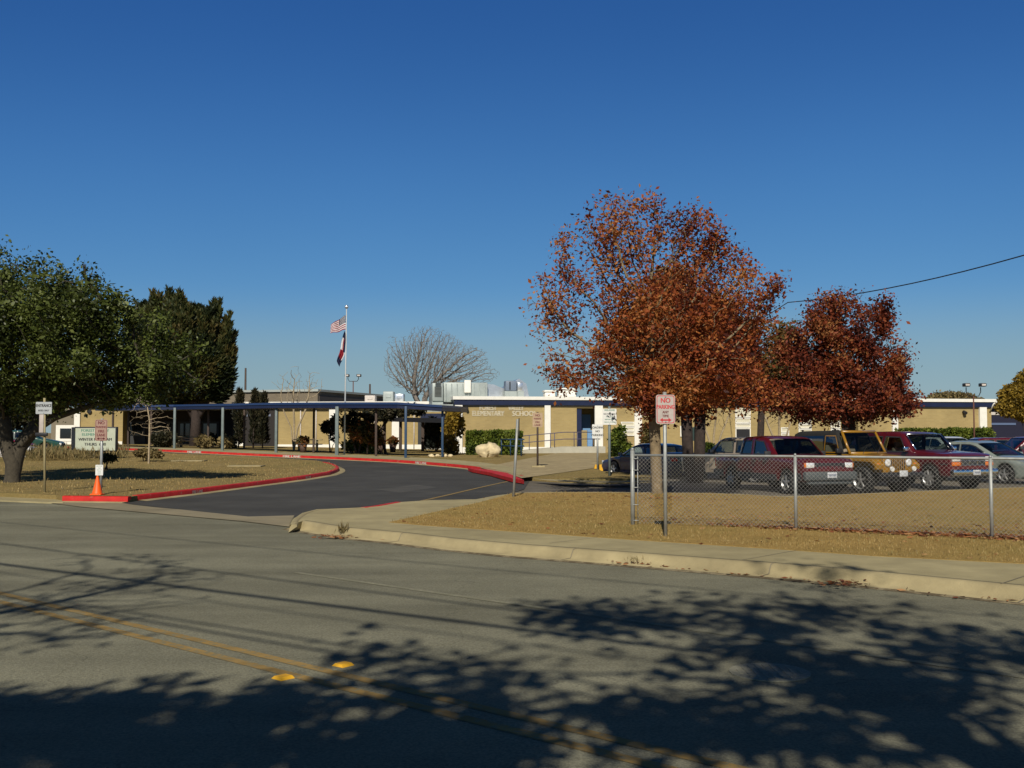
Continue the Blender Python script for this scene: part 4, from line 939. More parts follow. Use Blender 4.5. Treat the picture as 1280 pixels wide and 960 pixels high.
# juniper: upright sprays
def juniper(name, label, base, Y, cols, n, size, lm, trunkr=.25):
    t = thing(name, label, 'tree', base); pts = []; nr = []
    mb = MB()
    for (px, ptop, pbot, rx) in cols:
        top = at(px, ptop, Y); bot = at(px, pbot, Y); k = Y / F; cx, cz0, cz1 = bot.x - base[0], bot.z - base[2], top.z - base[2]
        dy = random.uniform(-1.5, 1.5); m_ = int(n * rx * (pbot - ptop) / sum(q[3] * (q[2] - q[1]) for q in cols))
        u = rng.random(m_) ** .8; prof = np.minimum(1, (1 - u) * 2.2) ** .75 * (.75 + .25 * np.sin(u * 9 + px))
        a_ = rng.random(m_) * 6.283; rr = np.sqrt(rng.random(m_) * .7 + .3) * prof * rx * k
        spray = .82 + .3 * np.sin(a_ * 5 + u * 23 + px) * np.sin(u * 41 + a_ * 3)
        rr *= spray
        z = cz0 + u * (cz1 - cz0) + rng.normal(size=m_) * .06
        pts.append(np.stack([cx + rr * np.cos(a_), dy + rr * np.sin(a_), z], 1))
        nr.append(np.stack([np.cos(a_) * .55, np.sin(a_) * .55, np.full(m_, 1.0)], 1))
        mb.tube([(0, 0, -.3), (cx * .4, dy * .4, 1.2), (cx, dy, (cz0 + cz1) / 2), (cx, dy, cz1 - .4)], [trunkr * .6, trunkr * .5, trunkr * .3, .02], 6)
    mb.build('trunk', M['bark3'], t)
    pts = np.vstack(pts); nr = np.vstack(nr); nr /= np.linalg.norm(nr, axis=1)[:, None]
    rb = (.5 + .8 * nfield(pts, .7, 3.0)).clip(0, 1)
    leafmesh('crown', pts, size, lm, t, aspect=.28, rbase=rb, norm=nr)
    return t
Yb = 84; b = Vector((at(243, 560, Yb).x, Yb, g(-25, Yb)))
def jmass(b, Y, blobs, n, ntip, size, lm, name, label):
    t = thing(name, label, 'tree', b); k = Y / F; bl = pxblobs(b, Y, blobs); pts = [sample_blobs(bl, n, .72)]; nr = []
    c0 = np.array([q[:3] for q in bl]).mean(0); d = pts[0] - c0; d /= np.linalg.norm(d, axis=1)[:, None]; d[:, 2] += 1.0; nr.append(d)
    tips = sample_blobs(bl, ntip * 6, 1.0); keep = []
    for p in tips:                                        # only points on the outside of the whole mass carry tips
        if all(sum(((p[i] - q[i]) / q[3 + i]) ** 2 for i in range(3)) > .93 for q in bl) and p[2] > 1.5: keep.append(p)
    keep = keep[:ntip]; m_ = 230
    for p in keep:
        h = random.uniform(.8, 1.9) * (1.0 if p[2] > c0[2] else .7); r_ = random.uniform(.25, .5); out = np.array([p[0] - c0[0], p[1] - c0[1], 0]); out /= (np.linalg.norm(out) + 1e-6); out *= .35
        u = rng.random(m_); a_ = rng.random(m_) * 6.283; rr = r_ * (1 - u) ** .8 * np.sqrt(rng.random(m_))
        pts.append(np.stack([p[0] + out[0] * h * u + rr * np.cos(a_), p[1] + out[1] * h * u + rr * np.sin(a_), p[2] - .3 + h * u], 1)); nr.append(np.stack([np.cos(a_) * .5, np.sin(a_) * .5, np.full(m_, 1.1)], 1))
    pts = np.vstack(pts); nr = np.vstack(nr); nr /= np.linalg.norm(nr, axis=1)[:, None]
    mb = MB(); mb.tube([(0, 0, -.3), (.1, 0, 2), (0, 0, 6), (.2, 0, 9)], [.45, .38, .25, .05], 9)
    for q in bl: mb.tube([(.05, 0, 1.8), (q[0] * .5, q[1] * .5, q[2] * .6 + .6), (q[0], q[1], q[2])], [.2, .14, .03], 6)
    mb.build('trunk', M['bark3'], t)
    leafmesh('crown', pts, size, lm, t, aspect=.3, rbase=(.5 + 1.1 * nfield(pts, .6, 3.0)).clip(0, 1), norm=nr)
random.seed(3)
jmass(b, Yb, [(211, 412, 17, 34, 1, 1, 0), (196, 444, 28, 45, 1, 1, 0), (232, 426, 22, 38, 1, 1, -.5), (256, 434, 18, 42, 1, 1, 0), (276, 446, 11, 36, 1, 1, 0), (250, 465, 38, 38, 1, 1.2, 0), (215, 475, 40, 34, 1, 1, 0), (272, 475, 18, 30, 1, 1, 0), (286, 467, 8, 14, 1, .6, 0), (249, 404, 10, 18, 1, 1, 0), (225, 399, 10, 20, 1, 1, 0)],
      60000, 260, .34, M['l_jun'], 'juniper', 'dark spiky juniper behind the live oak, its tips against the sky')
# small dark junipers left of the flagpole, and spiky shrub in the court
for i, (px, top, bot, w, Y, nm) in enumerate(((298, 489, 506, 5, 76, 'small dark conifer tip just above the canopy roof, leftmost of three'), (316, 490, 506, 5, 76, 'small dark conifer tip just above the canopy roof, middle of three'), (328, 493, 506, 3.5, 76, 'smallest dark conifer tip just above the canopy roof, rightmost of three'))):
    b = Vector((at(px, 555, Y).x, Y, g(-20, Y))); juniper('conifer', nm, b, Y, [(px, top, 556, w * 1.5), (px + 2, top + 4, 556, w)], 3000, .26, M['l_dark'], .08)
b = Vector((at(545, 560, 72).x, 72, g(-5, 72)))
juniper('spiky_shrub', 'dark spear leaved evergreen shrub against the tan courtyard wall', b, 72, [(535, 530, 562, 7), (541, 526, 562, 7), (548, 533, 562, 7), (555, 536, 562, 6), (561, 541, 562, 5)], 6000, .3, mat('d', (.015, .02, .015), .7), .05)

# bare trees
def bare(name, label, Y, px, pbase, stems, blobs, natt, r0, mt, step, kill, tip=.012, wob=.14, group=None, leaf=None):
    b = Vector((at(px, pbase, Y).x, Y, g(at(px, pbase, Y).x, Y)))
    ss = [fine([(0, 0, -.2)] + [(px2l(b, Y, x, y)[0], dy, px2l(b, Y, x, y)[1]) for x, y, dy in s], step) for s in stems]
    return tree(name, label, 'tree', b, ss, pxblobs(b, Y, blobs), natt, r0, mt, leaf[0] if leaf else None, leaf[1] if leaf else 0, leaf[2] if leaf else .1, step=step, kill=kill, tipr=tip, wob=wob, group=group, spread=.1)
BL = [(540, 440, 45, 30, .8, 1, 0), (520, 455, 42, 38, .8, .9, 0), (575, 455, 40, 28, .8, 1, 0), (600, 468, 25, 14, .8, .9, 0), (495, 450, 18, 35, .8, .4, 0), (530, 420, 22, 16, .8, .6, 0), (545, 475, 50, 22, .8, .8, 0)]
bare('bare_tree', 'broad leafless tree with fine grey twigs behind the school roof', 96, 530, 556, [[(530, 515, 0), (531, 498, 0)], [(528, 515, 0), (517, 492, .3)]], BL, 15000, .34, M['bark4'], .28, .29, .012)
bare('bare_tree', 'small leafless multi stem tree behind the canopy, left of the flagpole', 72, 367, 562, [[(364, 535, 0), (355, 515, 0)], [(367, 530, .2), (367, 510, 0)], [(372, 535, 0), (382, 512, 0)]],
     [(370, 490, 28, 22, .8, 1, 0), (350, 480, 14, 14, .8, .6, 0), (390, 480, 18, 18, .8, .8, 0), (370, 470, 18, 14, .8, .6, 0)], 900, .10, M['bark5'], .28, .36, .011)
bare('bare_tree', 'slim pale leafless sapling in front of the covered walkway beside the letter board', 50, 186, 560, [[(187, 540, 0), (187, 525, 0), (184, 508, 0)]],
     [(186, 520, 22, 18, .8, 1, 0), (180, 510, 18, 14, .8, 1, 0), (205, 530, 16, 14, .8, .7, 0), (168, 535, 12, 12, .8, .5, 0)], 700, .055, M['bark5'], .17, .22, .006)
bare('crape_myrtle', 'vase shaped leafless crape myrtle by the school wall behind the yellow block', 62, 893, 570, [[(885, 545, 0), (875, 520, 0)], [(893, 545, .2), (896, 515, 0)], [(900, 545, -.2), (910, 522, 0)]],
     [(893, 520, 28, 18, .8, 1, 0), (880, 510, 14, 10, .8, 1, 0), (912, 512, 12, 10, .8, .8, 0)], 800, .10, M['bark5'], .22, .28, .010)
bare('crape_myrtle', 'vase shaped leafless crape myrtle by the school wall behind the dark red truck roof', 62, 975, 570, [[(966, 545, 0), (955, 518, 0)], [(975, 545, .2), (974, 515, 0)], [(982, 545, -.2), (990, 522, 0)]],
     [(972, 518, 26, 18, .8, 1, 0), (960, 508, 14, 10, .8, 1, 0), (990, 512, 12, 12, .8, .8, 0)], 800, .10, M['bark5'], .22, .28, .010)
bare('small_tree', 'small crooked courtyard tree with dark leaves behind the flagpole', 66, 447, 565, [[(440, 545, 0), (432, 528, 0)], [(452, 545, .2), (460, 525, 0)], [(418, 548, 0), (412, 532, 0)]],
     [(450, 525, 30, 14, .8, 1, 0), (425, 528, 16, 12, .8, .8, 0), (455, 540, 20, 14, .8, .7, 0)], 300, .1, M['bark3'], .3, .45, .012, leaf=(M['l_dark'], 6000, .18))
bare('small_tree', 'curving dark trunk with drooping leaves against the courtyard wall', 68, 483, 565, [[(478, 550, 0), (476, 538, 0), (483, 526, 0)]],
     [(490, 516, 26, 9, .8, 1, 0), (520, 514, 20, 8, .8, .8, 0)], 220, .1, M['bark3'], .3, .45, .012, leaf=(M['l_dark'], 4500, .18))

# shrubs and vines

def bush(name, label, cat, px, py, Y, blobs, n, size, lm, shell=.5, stems=3, base=None, group=None, box=None, aspect=.55):
    c = at(px, py, Y); b = base if base is not None else Vector((c.x, Y, g(c.x, Y))); t = thing(name, label, cat, b, 0, group)
    if box is None: pts = sample_blobs(pxblobs(b, Y, blobs), n, shell)
    else:
        x0, x1, d, h = box; pts = rng.random((n, 3)); q = rng.integers(0, 3, n); sgn = rng.random(n)
        pts = pts * 2 - 1
        k = np.arange(n); ax = np.where(sgn < .5, 1, np.where(sgn < .85, 2, 0)); pts[k, ax] = np.where(ax == 2, 1, np.where(rng.random(n) < .8, -1, 1)) * (1 - np.abs(rng.normal(size=n)) * .07)
        bump = nfield(pts * np.array([x1 - x0, 2, 2]) * .5, 1.1, 2.2)
        pts = np.stack([(x0 + x1) / 2 + pts[:, 0] * (x1 - x0) / 2, pts[:, 1] * d / 2 * (1 + .15 * bump), (pts[:, 2] + 1) / 2 * h * (1 + .1 * bump)], 1)
    mb = MB()
    for k in range(stems):
        q = pts[rng.integers(0, len(pts))] * .9; mb.tube([(random.uniform(-.1, .1), 0, -.1), (q[0] * .4, q[1] * .4, q[2] * .5), tuple(q)], [.03, .022, .008], 5)
    mb.build('stem', M['bark3'], t)
    pts = pts[pts[:, 2] > -.05]
    leafmesh('foliage', pts, size, lm, t, rbase=(.5 + .8 * nfield(pts, 1.3, 1.7)).clip(0, 1), aspect=aspect); return t
hp0, hp1 = at(584, 565, 66), at(652, 565, 66)
hb_ = Vector(((hp0.x + hp1.x) / 2, 66, g(0, 66)))
t = bush('hedge', 'clipped green hedge below the school name, behind the boulder', 'hedge', 0, 0, 66, None, 16000, .13, M['l_hedge'], base=hb_, box=(hp0.x - hb_.x, hp1.x - hb_.x, 1.5, 1.42), stems=6)
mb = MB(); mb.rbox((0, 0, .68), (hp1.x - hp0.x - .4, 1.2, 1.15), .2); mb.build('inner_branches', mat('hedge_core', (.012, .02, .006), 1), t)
hp0, hp1 = at(1128, 548, 69), at(1233, 548, 70); hb_ = Vector(((hp0.x + hp1.x) / 2, 69.5, g(20, 69)))
t = bush('hedge', 'long low green hedge along the school wall above the parked cars', 'hedge', 0, 0, 69, None, 14000, .15, M['l_hedge'], base=hb_, box=(hp0.x - hb_.x, hp1.x - hb_.x, 1.3, 1.55), stems=6)
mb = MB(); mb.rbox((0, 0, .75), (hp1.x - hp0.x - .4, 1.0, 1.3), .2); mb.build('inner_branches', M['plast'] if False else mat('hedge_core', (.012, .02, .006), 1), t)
bush('autumn_vine', 'orange and brown vine climbing the corner where canopy meets school', 'vine', 567, 560, 66, [(567, 525, 9, 14, .7, 1, 0), (574, 533, 6, 12, .7, 1, 0), (560, 548, 7, 18, .7, .8, 0), (566, 558, 7, 10, .7, .8, 0)], 2600, .2, M['l_yel'])
bush('green_shrub', 'upright green shrub by the wall right of the entrance column', 'shrub', 776, 575, 62, [(770, 555, 8, 20, .8, 1, 0), (776, 545, 6, 14, .8, .8, 0), (782, 562, 7, 12, .8, 1, 0)], 3000, .17, M['l_hedge'])
bush('green_shrub', 'yellow green shrub behind the yellow block at the crape myrtle foot', 'shrub', 885, 568, 58, [(885, 563, 12, 9, .8, 1, 0), (895, 566, 8, 7, .8, 1, 0)], 2200, .16, M['l_hedge'])
bush('green_shrub', 'thin twiggy olive shrub under the louvred wall panel', 'shrub', 808, 570, 63, [(808, 545, 8, 16, .8, 1, 0), (812, 560, 8, 10, .8, 1, 0)], 1300, .17, M['l_mix'])
bush('courtyard_shrub', 'low green mounded shrub at the flagpole foot under the canopy', 'shrub', 445, 562, 67, [(442, 557, 14, 7, .8, 1, 0), (462, 560, 10, 5, .8, 1, 0), (452, 552, 12, 8, .8, .8, 0)], 2600, .17, M['l_hedge'])
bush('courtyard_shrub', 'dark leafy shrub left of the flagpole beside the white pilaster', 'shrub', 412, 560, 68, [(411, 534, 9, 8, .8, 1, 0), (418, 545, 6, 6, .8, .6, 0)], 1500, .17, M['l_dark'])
bush('courtyard_shrub', 'reddish brown shrub under the canopy in mid courtyard', 'shrub', 458, 560, 65, [(455, 540, 18, 12, .8, 1, 0), (470, 548, 10, 10, .8, 1, 0)], 2000, .2, M['l_mix'])
bush('courtyard_shrub', 'brown leafy shrub beside the leftmost canopy posts', 'shrub', 255, 560, 72, [(256, 552, 10, 7, .8, 1, 0), (282, 552, 8, 6, .8, 1, 0)], 1800, .2, M['l_dry'])
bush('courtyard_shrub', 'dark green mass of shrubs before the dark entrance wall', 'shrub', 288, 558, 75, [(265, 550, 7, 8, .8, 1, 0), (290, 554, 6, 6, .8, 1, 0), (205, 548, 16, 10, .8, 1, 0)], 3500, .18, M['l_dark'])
for t in PLANTERS:
    n_ = 350; pts = sample_blobs([(0, 0, .75, .33, .33, .3)], n_, .2); leafmesh('plant', pts, .16, M['l_mix'], t)
# far trees on the horizon
bush('dark_tree', 'dark leafy tree mass behind the live oak trunk at the left edge', 'tree', 10, 545, 82, [(-30, 500, 40, 30, .6, 1, 0), (20, 498, 30, 26, .6, 1, 0), (50, 490, 28, 20, .6, 1, 0), (0, 520, 36, 18, .6, 1, 0), (30, 522, 30, 14, .6, 1, 0), (90, 485, 30, 16, .6, 1, 0)], 14000, .34, M['l_dark'], shell=.2)
bush('distant_tree', 'hazy olive treetop showing above the school roof beside the twin lamp', 'tree', 1190, 560, 150, [(1190, 502, 35, 12, .8, 1, 0), (1165, 506, 25, 9, .8, 1, 0), (1175, 496, 12, 8, .8, .3, 0)], 9000, .36, M['l_dry'], shell=.1)
Yb = 85; b = Vector((at(1290, 560, Yb).x, Yb, .3))
bush('yellow_tree', 'yellow green autumn tree at the right edge behind the navy wing', 'tree', 1285, 560, 60, [(1275, 495, 26, 18, .8, 1, 0), (1262, 508, 18, 14, .8, 1, 0), (1290, 480, 22, 20, .8, 1, 0), (1290, 515, 26, 14, .8, 1, 0)], 20000, .14, M['l_yel'], shell=.2)

# trees behind the viewer whose shade falls on the road
def shade_tree(label, base, h0, blobs, natt, r0, nleaf, lsize, lm, **k):
    return tree('street_tree', label, 'tree', base, [fine([(0, 0, -.2), (.1, .05, h0 * .5), (0, .1, h0)])], blobs, natt, r0, M['bark'], lm, nleaf, lsize, **k)
SH = 1 / math.tan(SUN_EL)
def shadow_at(x, y, z): return (x - 0.12 * SH * z / math.sqrt(1 + .0144), y - SH * z / math.sqrt(1 + .0144), z)   # the crown point whose shade lands on (x, y)
def shade_blobs(base, lst):
    out = []
    for (px, py, rx, ry, z, w) in lst:
        p = P(px, py, -.14); q = shadow_at(p.x, p.y, z); out.append((q[0] - base[0], q[1] - base[1], q[2] - base[2], rx, ry, ry * .6, w))
    return out
BS = Vector((3.2, -7.5, -.1))
shade_tree('broad leafy street tree standing behind the viewer, shading the right of the road', BS, 3.6, shade_blobs(BS, [
    (1050, 770, 1.5, .9, 9.5, 1), (1180, 790, 1.2, .9, 9.6, .9), (930, 790, 1.3, .8, 9.2, 1), (720, 760, .8, .6, 9.6, .8), (850, 760, .9, .6, 9.8, .8), (990, 740, .9, .5, 10.4, .7), (1045, 722, .25, .3, 11, 1),(1250, 820, 1.2, .9, 8.8, 1), (900, 850, 1.6, .9, 7.8, 1.2), (1100, 860, 1.6, .9, 7.4, 1.2), (640, 870, 1.1, .7, 7.6, 1), (800, 900, 1.5, .8, 7.0, 1.3), (1000, 930, 1.5, .7, 6.6, 1.3), (1220, 920, 1.2, .7, 6.4, 1), (560, 920, 1.0, .6, 6.6, 1), (450, 800, .6, .35, 8.6, .9), (520, 835, .5, .35, 8.0, .8), (400, 830, .35, .3, 8.2, .5)]),
    800, .2, 4400, .19, M['l_oak'], step=.34, kill=.6, spread=.24, clump=2.6, twigr=.02)
BS2 = Vector((-5.5, -6.5, -.1))
shade_tree('leafy street tree standing behind the viewer, shading the near left of the road', BS2, 3.0, shade_blobs(BS2, [
    (70, 925, 1.3, .55, 6.4, 2.2), (300, 940, 1.0, .4, 6.3, 1.0), (450, 945, .9, .4, 6.2, 1.0), (60, 890, .8, .4, 7, 1), (220, 890, .8, .4, 6.8, .9), (420, 885, .7, .35, 7.0, .8), (350, 905, .9, .4, 6.7, 1), (200, 955, 1.5, .5, 5.9, 1.5), (500, 955, 1.2, .5, 5.8, 1.4)]),
    760, .16, 6000, .16, M['l_oak'], step=.3, kill=.5, spread=.2, clump=2.4, twigr=.02)
BS3 = Vector((-10.5, -4.0, -.1))
shade_tree('sparse half bare street tree behind the viewer, throwing thin branch shadows', BS3, 3.4, shade_blobs(BS3, [
    (60, 760, 1.6, 1.0, 8.2, 1), (150, 730, 1.3, .8, 8.8, 1), (20, 800, 1.0, .7, 7.8, 1), (130, 700, 1.0, .6, 9.4, .5), (250, 715, .9, .3, 9.0, .35), (340, 728, .4, .15, 8.6, .2), (200, 760, .5, .3, 8.2, .3)]),
    900, .10, 900, .12, M['l_oak'], step=.34, kill=.42, spread=.15, clump=1.5, twigr=.02, tipr=.014)
# ------------------------------------------------------------------ overhead wires (their shadows cross the road) and poles
def pole(name, label, loc, h, r=.14, arm=True, rz=0):
    t = thing(name, label, 'utility pole', loc, rz); mb = MB(); mb.tube([(0, 0, -.3), (0, 0, h)], [r, r * .65], 10); mb.build('pole_shaft', M['wood'], t)
    if arm:
        mb = MB(); mb.rbox((0, 0, h - .6), (2.4, .1, .12), .01); mb.build('crossarm', M['wood'], t)
        for x in (-1.1, -.5, .5, 1.1): mb = MB(); mb.tube([(x, 0, h - .54), (x, 0, h - .36)], [.05, .03], 8); mb.build('insulator', M['hvac'], t)
    return t
lines = [((300, 684), (660, 719), 9.0), ((300, 722), (660, 769.5), 8.6), ((300, 747), (660, 793), 7.6), ((300, 762), (500, 790), 8.8), ((300, 793), (420, 812), 7.0), ((300, 803), (420, 824), 6.9)]
rads = [.014, .022, .042, .014, .018, .022]
for i, ((a, b, z), r_) in enumerate(zip(lines, rads)):
    p = P(*a, -.14); q = P(*b, -.14); p = Vector(shadow_at(p.x, p.y, z)); q = Vector(shadow_at(q.x, q.y, z)); d = (q - p).normalized()
    mb = MB(); pts = []
    for k in range(-14, 15):
        s = k * 2.5; c = p + d * s; pts.append((c.x, c.y, c.z + 0.0006 * s * s))
    mb.tube(pts, r_, 5); tag(mb.build('power_line', M['dark']), ['highest thin overhead wire along the road, casting the farthest shadow', 'overhead wire along the road, second farthest shadow', 'thick overhead cable along the road, darkest of the wire shadows', 'thin overhead wire just nearer than the thick cable', 'lower overhead wire of the close pair', 'lowest overhead wire of the close pair'][i], 'wire')
pole('utility_pole', 'wooden utility pole beyond the left edge carrying the road wires', (-26.0, 15.5, -.1), 9.6, rz=R(-37)); pole('utility_pole', 'wooden utility pole beyond the right edge carrying the road wires', (24.5, -22, -.1), 9.6, rz=R(-37))
# service wire to the school, rising to the right
ps = pole('utility_pole', 'wooden utility pole at the right beyond the frame carrying the service wire', (26.5, 17, 0), 8.6, arm=False)
a = at(1280, 319, 38); b = at(985, 378, 52); d = (b - a)
mb = MB(); pts = [Vector((26.5, 17, 8.4))]
e = RW(s_of(905), .6, WH + 3.9)
for k in range(11): t = k / 10; pts.append(a.lerp(b, t) - Vector((0, 0, .25 * 4 * t * (1 - t))))
pts += [b.lerp(e, .5) - Vector((0, 0, .1)), e]
mb.tube(pts, .024, 5); tag(mb.build('power_line', M['dark']), 'dark service wire slanting up to the right across the sky', 'wire')
mb = MB(); mb.tube([RW(s_of(905), .6, WH), e + Vector((0, 0, .2))], .05, 6); tag(mb.build('service_mast', M['galv']), 'thin service mast on the school roof hidden behind the red oaks', 'mast')
for (px, top, Y, r_, lab) in ((306, 460, 120, .16, 'distant wooden pole above the brown hall roof beside the junipers'), (462, 480, 125, .16, 'short distant pole between the twin lamp and the bare tree')):
    b = at(px, 552, Y); z0 = g(b.x, Y); pole('distant_pole', lab, (b.x, Y, z0), at(px, top, Y).z - z0, r_, arm=False)
def twinlamp(px, top, Y, w, lab, hook=.5, s=1.0):
    b = at(px, 552, Y); z0 = g(b.x, Y); h = at(px, top, Y).z - z0; t = thing('parking_lot_lamp', lab, 'lamp post', (b.x, Y, z0))
    mb = MB(); mb.tube([(0, 0, -.2), (0, 0, h - hook)], [.09 * s, .07 * s], 8); mb.build('pole_shaft', M['rust'], t)
    mb = MB(); mb.tube([(-w / 2, 0, h - .1), (-w / 2, 0, h - hook * .6), (-w * .36, 0, h - hook), (0, 0, h - hook), (w * .36, 0, h - hook), (w / 2, 0, h - hook * .6), (w / 2, 0, h - .1)], .05 * s, 6); mb.build('bracket', M['dark'], t)
    for k in (-1, 1):
        mb = MB(); mb.rbox((k * w * .56, -.15, h + .06 * s), (.62 * s, .7 * s, .36 * s), .04); hd = mb.build('lamp_head', M['dark'], t)
        mb = MB(); mb.box((k * w * .56, -.15 - .36 * s, h + .06 * s), (.42 * s, .015, .2 * s)); mb.build('lens', M['fwhite'], hd)
M['rust'] = mat('rusty_pole', (.12, .05, .035), .7, .2, 3)
twinlamp(1218, 482, 62, .85, 'rusty twin headed floodlight pole near the right end of the school', .62, .55)
twinlamp(441, 470, 120, 1.2, 'distant twin headed lot lamp just right of the flagpole', .6, .8)

# ------------------------------------------------------------------ flagpole and flags
fb = at(432, 562, 64); FZ = g(fb.x, 64); fh = at(432, 386, 64).z - FZ
t = thing('flagpole', 'tall slim white flagpole standing in the school courtyard', 'flagpole', (fb.x, 64, FZ))
mb = MB(); lean = Vector((at(432, 386, 64).x - fb.x, 0, fh)); lean = Vector((at(433.2, 386, 64).x - at(430.5, 562, 64).x, 0, fh))
t.location.x = at(430.5, 562, 64).x
mb.tube([(0, 0, -.1), lean * .5, lean], [.055, .042, .028], 10); mb.build('pole_shaft', mat('pole_white', (.48, .50, .49), .4, .1, 2), t)
mb = MB(); mb.tube([lean + Vector((0, 0, q)) for q in (0, .04, .12, .2, .24)], [.03, .09, .12, .09, .02], 12); mb.build('finial', M['duct'], t)
def flag_us():
    top = at(432, 394.5, 64); H = (at(432, 413, 64).z - top.z); L = at(413.5, 410, 64).x - top.x; mb = MB(); nu, nv = 38, 26; H = abs(H); 
    def pt(u, v):  # u from hoist to fly, v from top to bottom
        droop = .78 * (u ** 1.15) * H * .92; hh = H * (1 - .36 * u)
        return Vector((top.x + L * u, top.y + .09 * math.sin(u * 9 + v * 2.2) * (.3 + u), top.z - droop * (.85 + .0 * v) - v * hh * (.98) + .04 * math.sin(u * 8 + 1)))
    vs = [pt(i / nu, j / nv) for j in range(nv + 1) for i in range(nu + 1)]
    for j in range(nv):
        for i in range(nu):
            st = int(j / 2); m_ = 1 if st % 2 == 0 else 0
            if i < nu * .4 and st < 7:
                m_ = 2
            q = j * (nu + 1) + i; mb.f.append((q, q + 1, q + nu + 2, q + nu + 1)); mb.m.append(m_); mb.sm.append(True)
    mb.v = [tuple(v) for v in vs]
    for r_ in range(9):                                    # the stars
        for c in range(6 if r_ % 2 == 0 else 5):
            u = (.04 + .063 * c + (.0315 if r_ % 2 else 0)); v = .035 + r_ * .056; p = pt(u, v) + Vector((0, -.006, 0)); s = .026
            star = [p + Vector((math.sin(k * math.pi / 5) * (s if k % 2 == 0 else s * .42), 0, math.cos(k * math.pi / 5) * (s if k % 2 == 0 else s * .42))) for k in range(10)]
            mb.add(star, [tuple(range(10))], 0)
    return mb
tag(flag_us().build('national_flag', [M['fwht'], M['fred'], M['fblu']]), 'striped red and white flag with blue starred canton flying left from the pole top', 'flag')
mb = MB(); nu, nv = 14, 30
prof = [(431.6, 415, .05), (430.9, 420, .16), (429.6, 428, .24), (428.8, 436, .27), (427.4, 443, .32), (424.8, 449, .30), (423.2, 453, .22), (423.6, 457, .08)]
vs = []
for j in range(nv + 1):
    q = j / nv * (len(prof) - 1); a = min(len(prof) - 2, int(q)); w = q - a
    px = prof[a][0] * (1 - w) + prof[a + 1][0] * w; py = prof[a][1] * (1 - w) + prof[a + 1][1] * w; wd_ = prof[a][2] * (1 - w) + prof[a + 1][2] * w
    c = at(px, py, 64)
    for i in range(nu + 1):
        u = i / nu - .5; vs.append((c.x + u * wd_, c.y - .05 + .16 * math.sin(u * 17 + j * .2) * (wd_ + .1), c.z - u * .15))
fs = []
for j in range(nv):
    for i in range(nu):
        q = j * (nu + 1) + i; mb.f.append((q, q + 1, q + nu + 2, q + nu + 1)); u = i / nu; v = j / nv
        mb.m.append(2 if (v < .18 or u > .62 and v < .5 or v > .62 + .12 * u) else (0 if u < .42 and v < .45 or u > .78 else 1)); mb.sm.append(True)
mb.v = vs
tag(mb.build('state_flag', [M['fwht'], M['fred'], M['fblu']]), 'limp red white and blue flag hanging folded below the striped one', 'flag')

# ------------------------------------------------------------------ signs
def sign(name, label, base, h, w, bh, bz, face, texts, rz=0.0, postm=None, postr=.03, lean=(0, 0), border=None, cat='sign', round_=.04, arrow=None, square=False, back=None, group=None):
    """bz: height of the board centre; texts: (string, size, cz, material index, xscale)"""
    t = thing(name, label, cat, base, rz, group); postm = postm or M['galv']
    mb = MB()
    top = Vector((lean[0], lean[1], h))
    if square: mb.tube([(0, 0, -.1), top], postr * 1.35, 4, sm=False)
    else: mb.tube([(0, 0, -.1), top], postr, 8)
    mb.build('post', postm, t)
    off = top * (bz / h); ox, oy = off.x, off.y - postr - .008
    mb = MB(); mb.prism(rrect(w, bh, round_), 0, .006, 0, XZ, (ox, oy, bz)); bd = mb.build('sign_board', face, t)
    mm = [M['sred'], M['sblk'], M['sgrn'], M['signw'], M['sredd']]; mb = MB(); y = oy - .0085
    for (s, sz, cz, mi, sx) in texts: put_text(mb, s, sz, ox, bz + cz, y, mi, sx, sz * .035)
    if arrow:
        z, mi, L = arrow; mb.add([(ox - L, y, bz + z - .012), (ox + L, y, bz + z - .012), (ox + L, y, bz + z + .012), (ox - L, y, bz + z + .012)], [(0, 1, 2, 3)], mi)
        for q in (-1, 1): mb.add([(ox + q * (L + .03), y, bz + z), (ox + q * (L - .02), y, bz + z + .035), (ox + q * (L - .02), y, bz + z - .035)], [(0, 1, 2)], mi)
    if texts or arrow: mb.build('lettering', mm, t)
    if border is not None:
        mb = MB(); o = rrect(w - .025, bh - .025, round_ * .8); i_ = rrect(w - .045, bh - .045, round_ * .7); n = len(o)
        mb.add([(ox + x, y + .001, bz + z) for x, z in o] + [(ox + x, y + .001, bz + z) for x, z in i_], [(k, (k + 1) % n, n + (k + 1) % n, n + k) for k in range(n)], 0)
        mb.build('border', border, t)
    mb = MB()
    for q in (-1, 1): mb.tube([(ox, y - .001, bz + q * bh * .42), (ox, y - .007, bz + q * bh * .42)], .011, 8)
    mb.build('bolt', M['galv'], t)
    return t
def hgt(base, py): return at(640, py, base.y).z - base.z
# NO PARKING ANY TIME in front of the fence
b = P(832, 671); zt = hgt(b, 493.5); zb_ = hgt(b, 530); c = (zt + zb_) / 2
sign('no_parking_sign', 'weathered white no parking any time sign with red arrow in front of the fence', b, hgt(b, 490), .305, zt - zb_, c, M['signp'],
     [('NO', .105, .135, 0, .95), ('PARKING', .088, .035, 0, .80), ('ANY', .055, -.045, 4, .9), ('TIME', .055, -.105, 4, .9)], arrow=(-.165, 0, .065), border=M['sred'], postr=.03, rz=R(8))
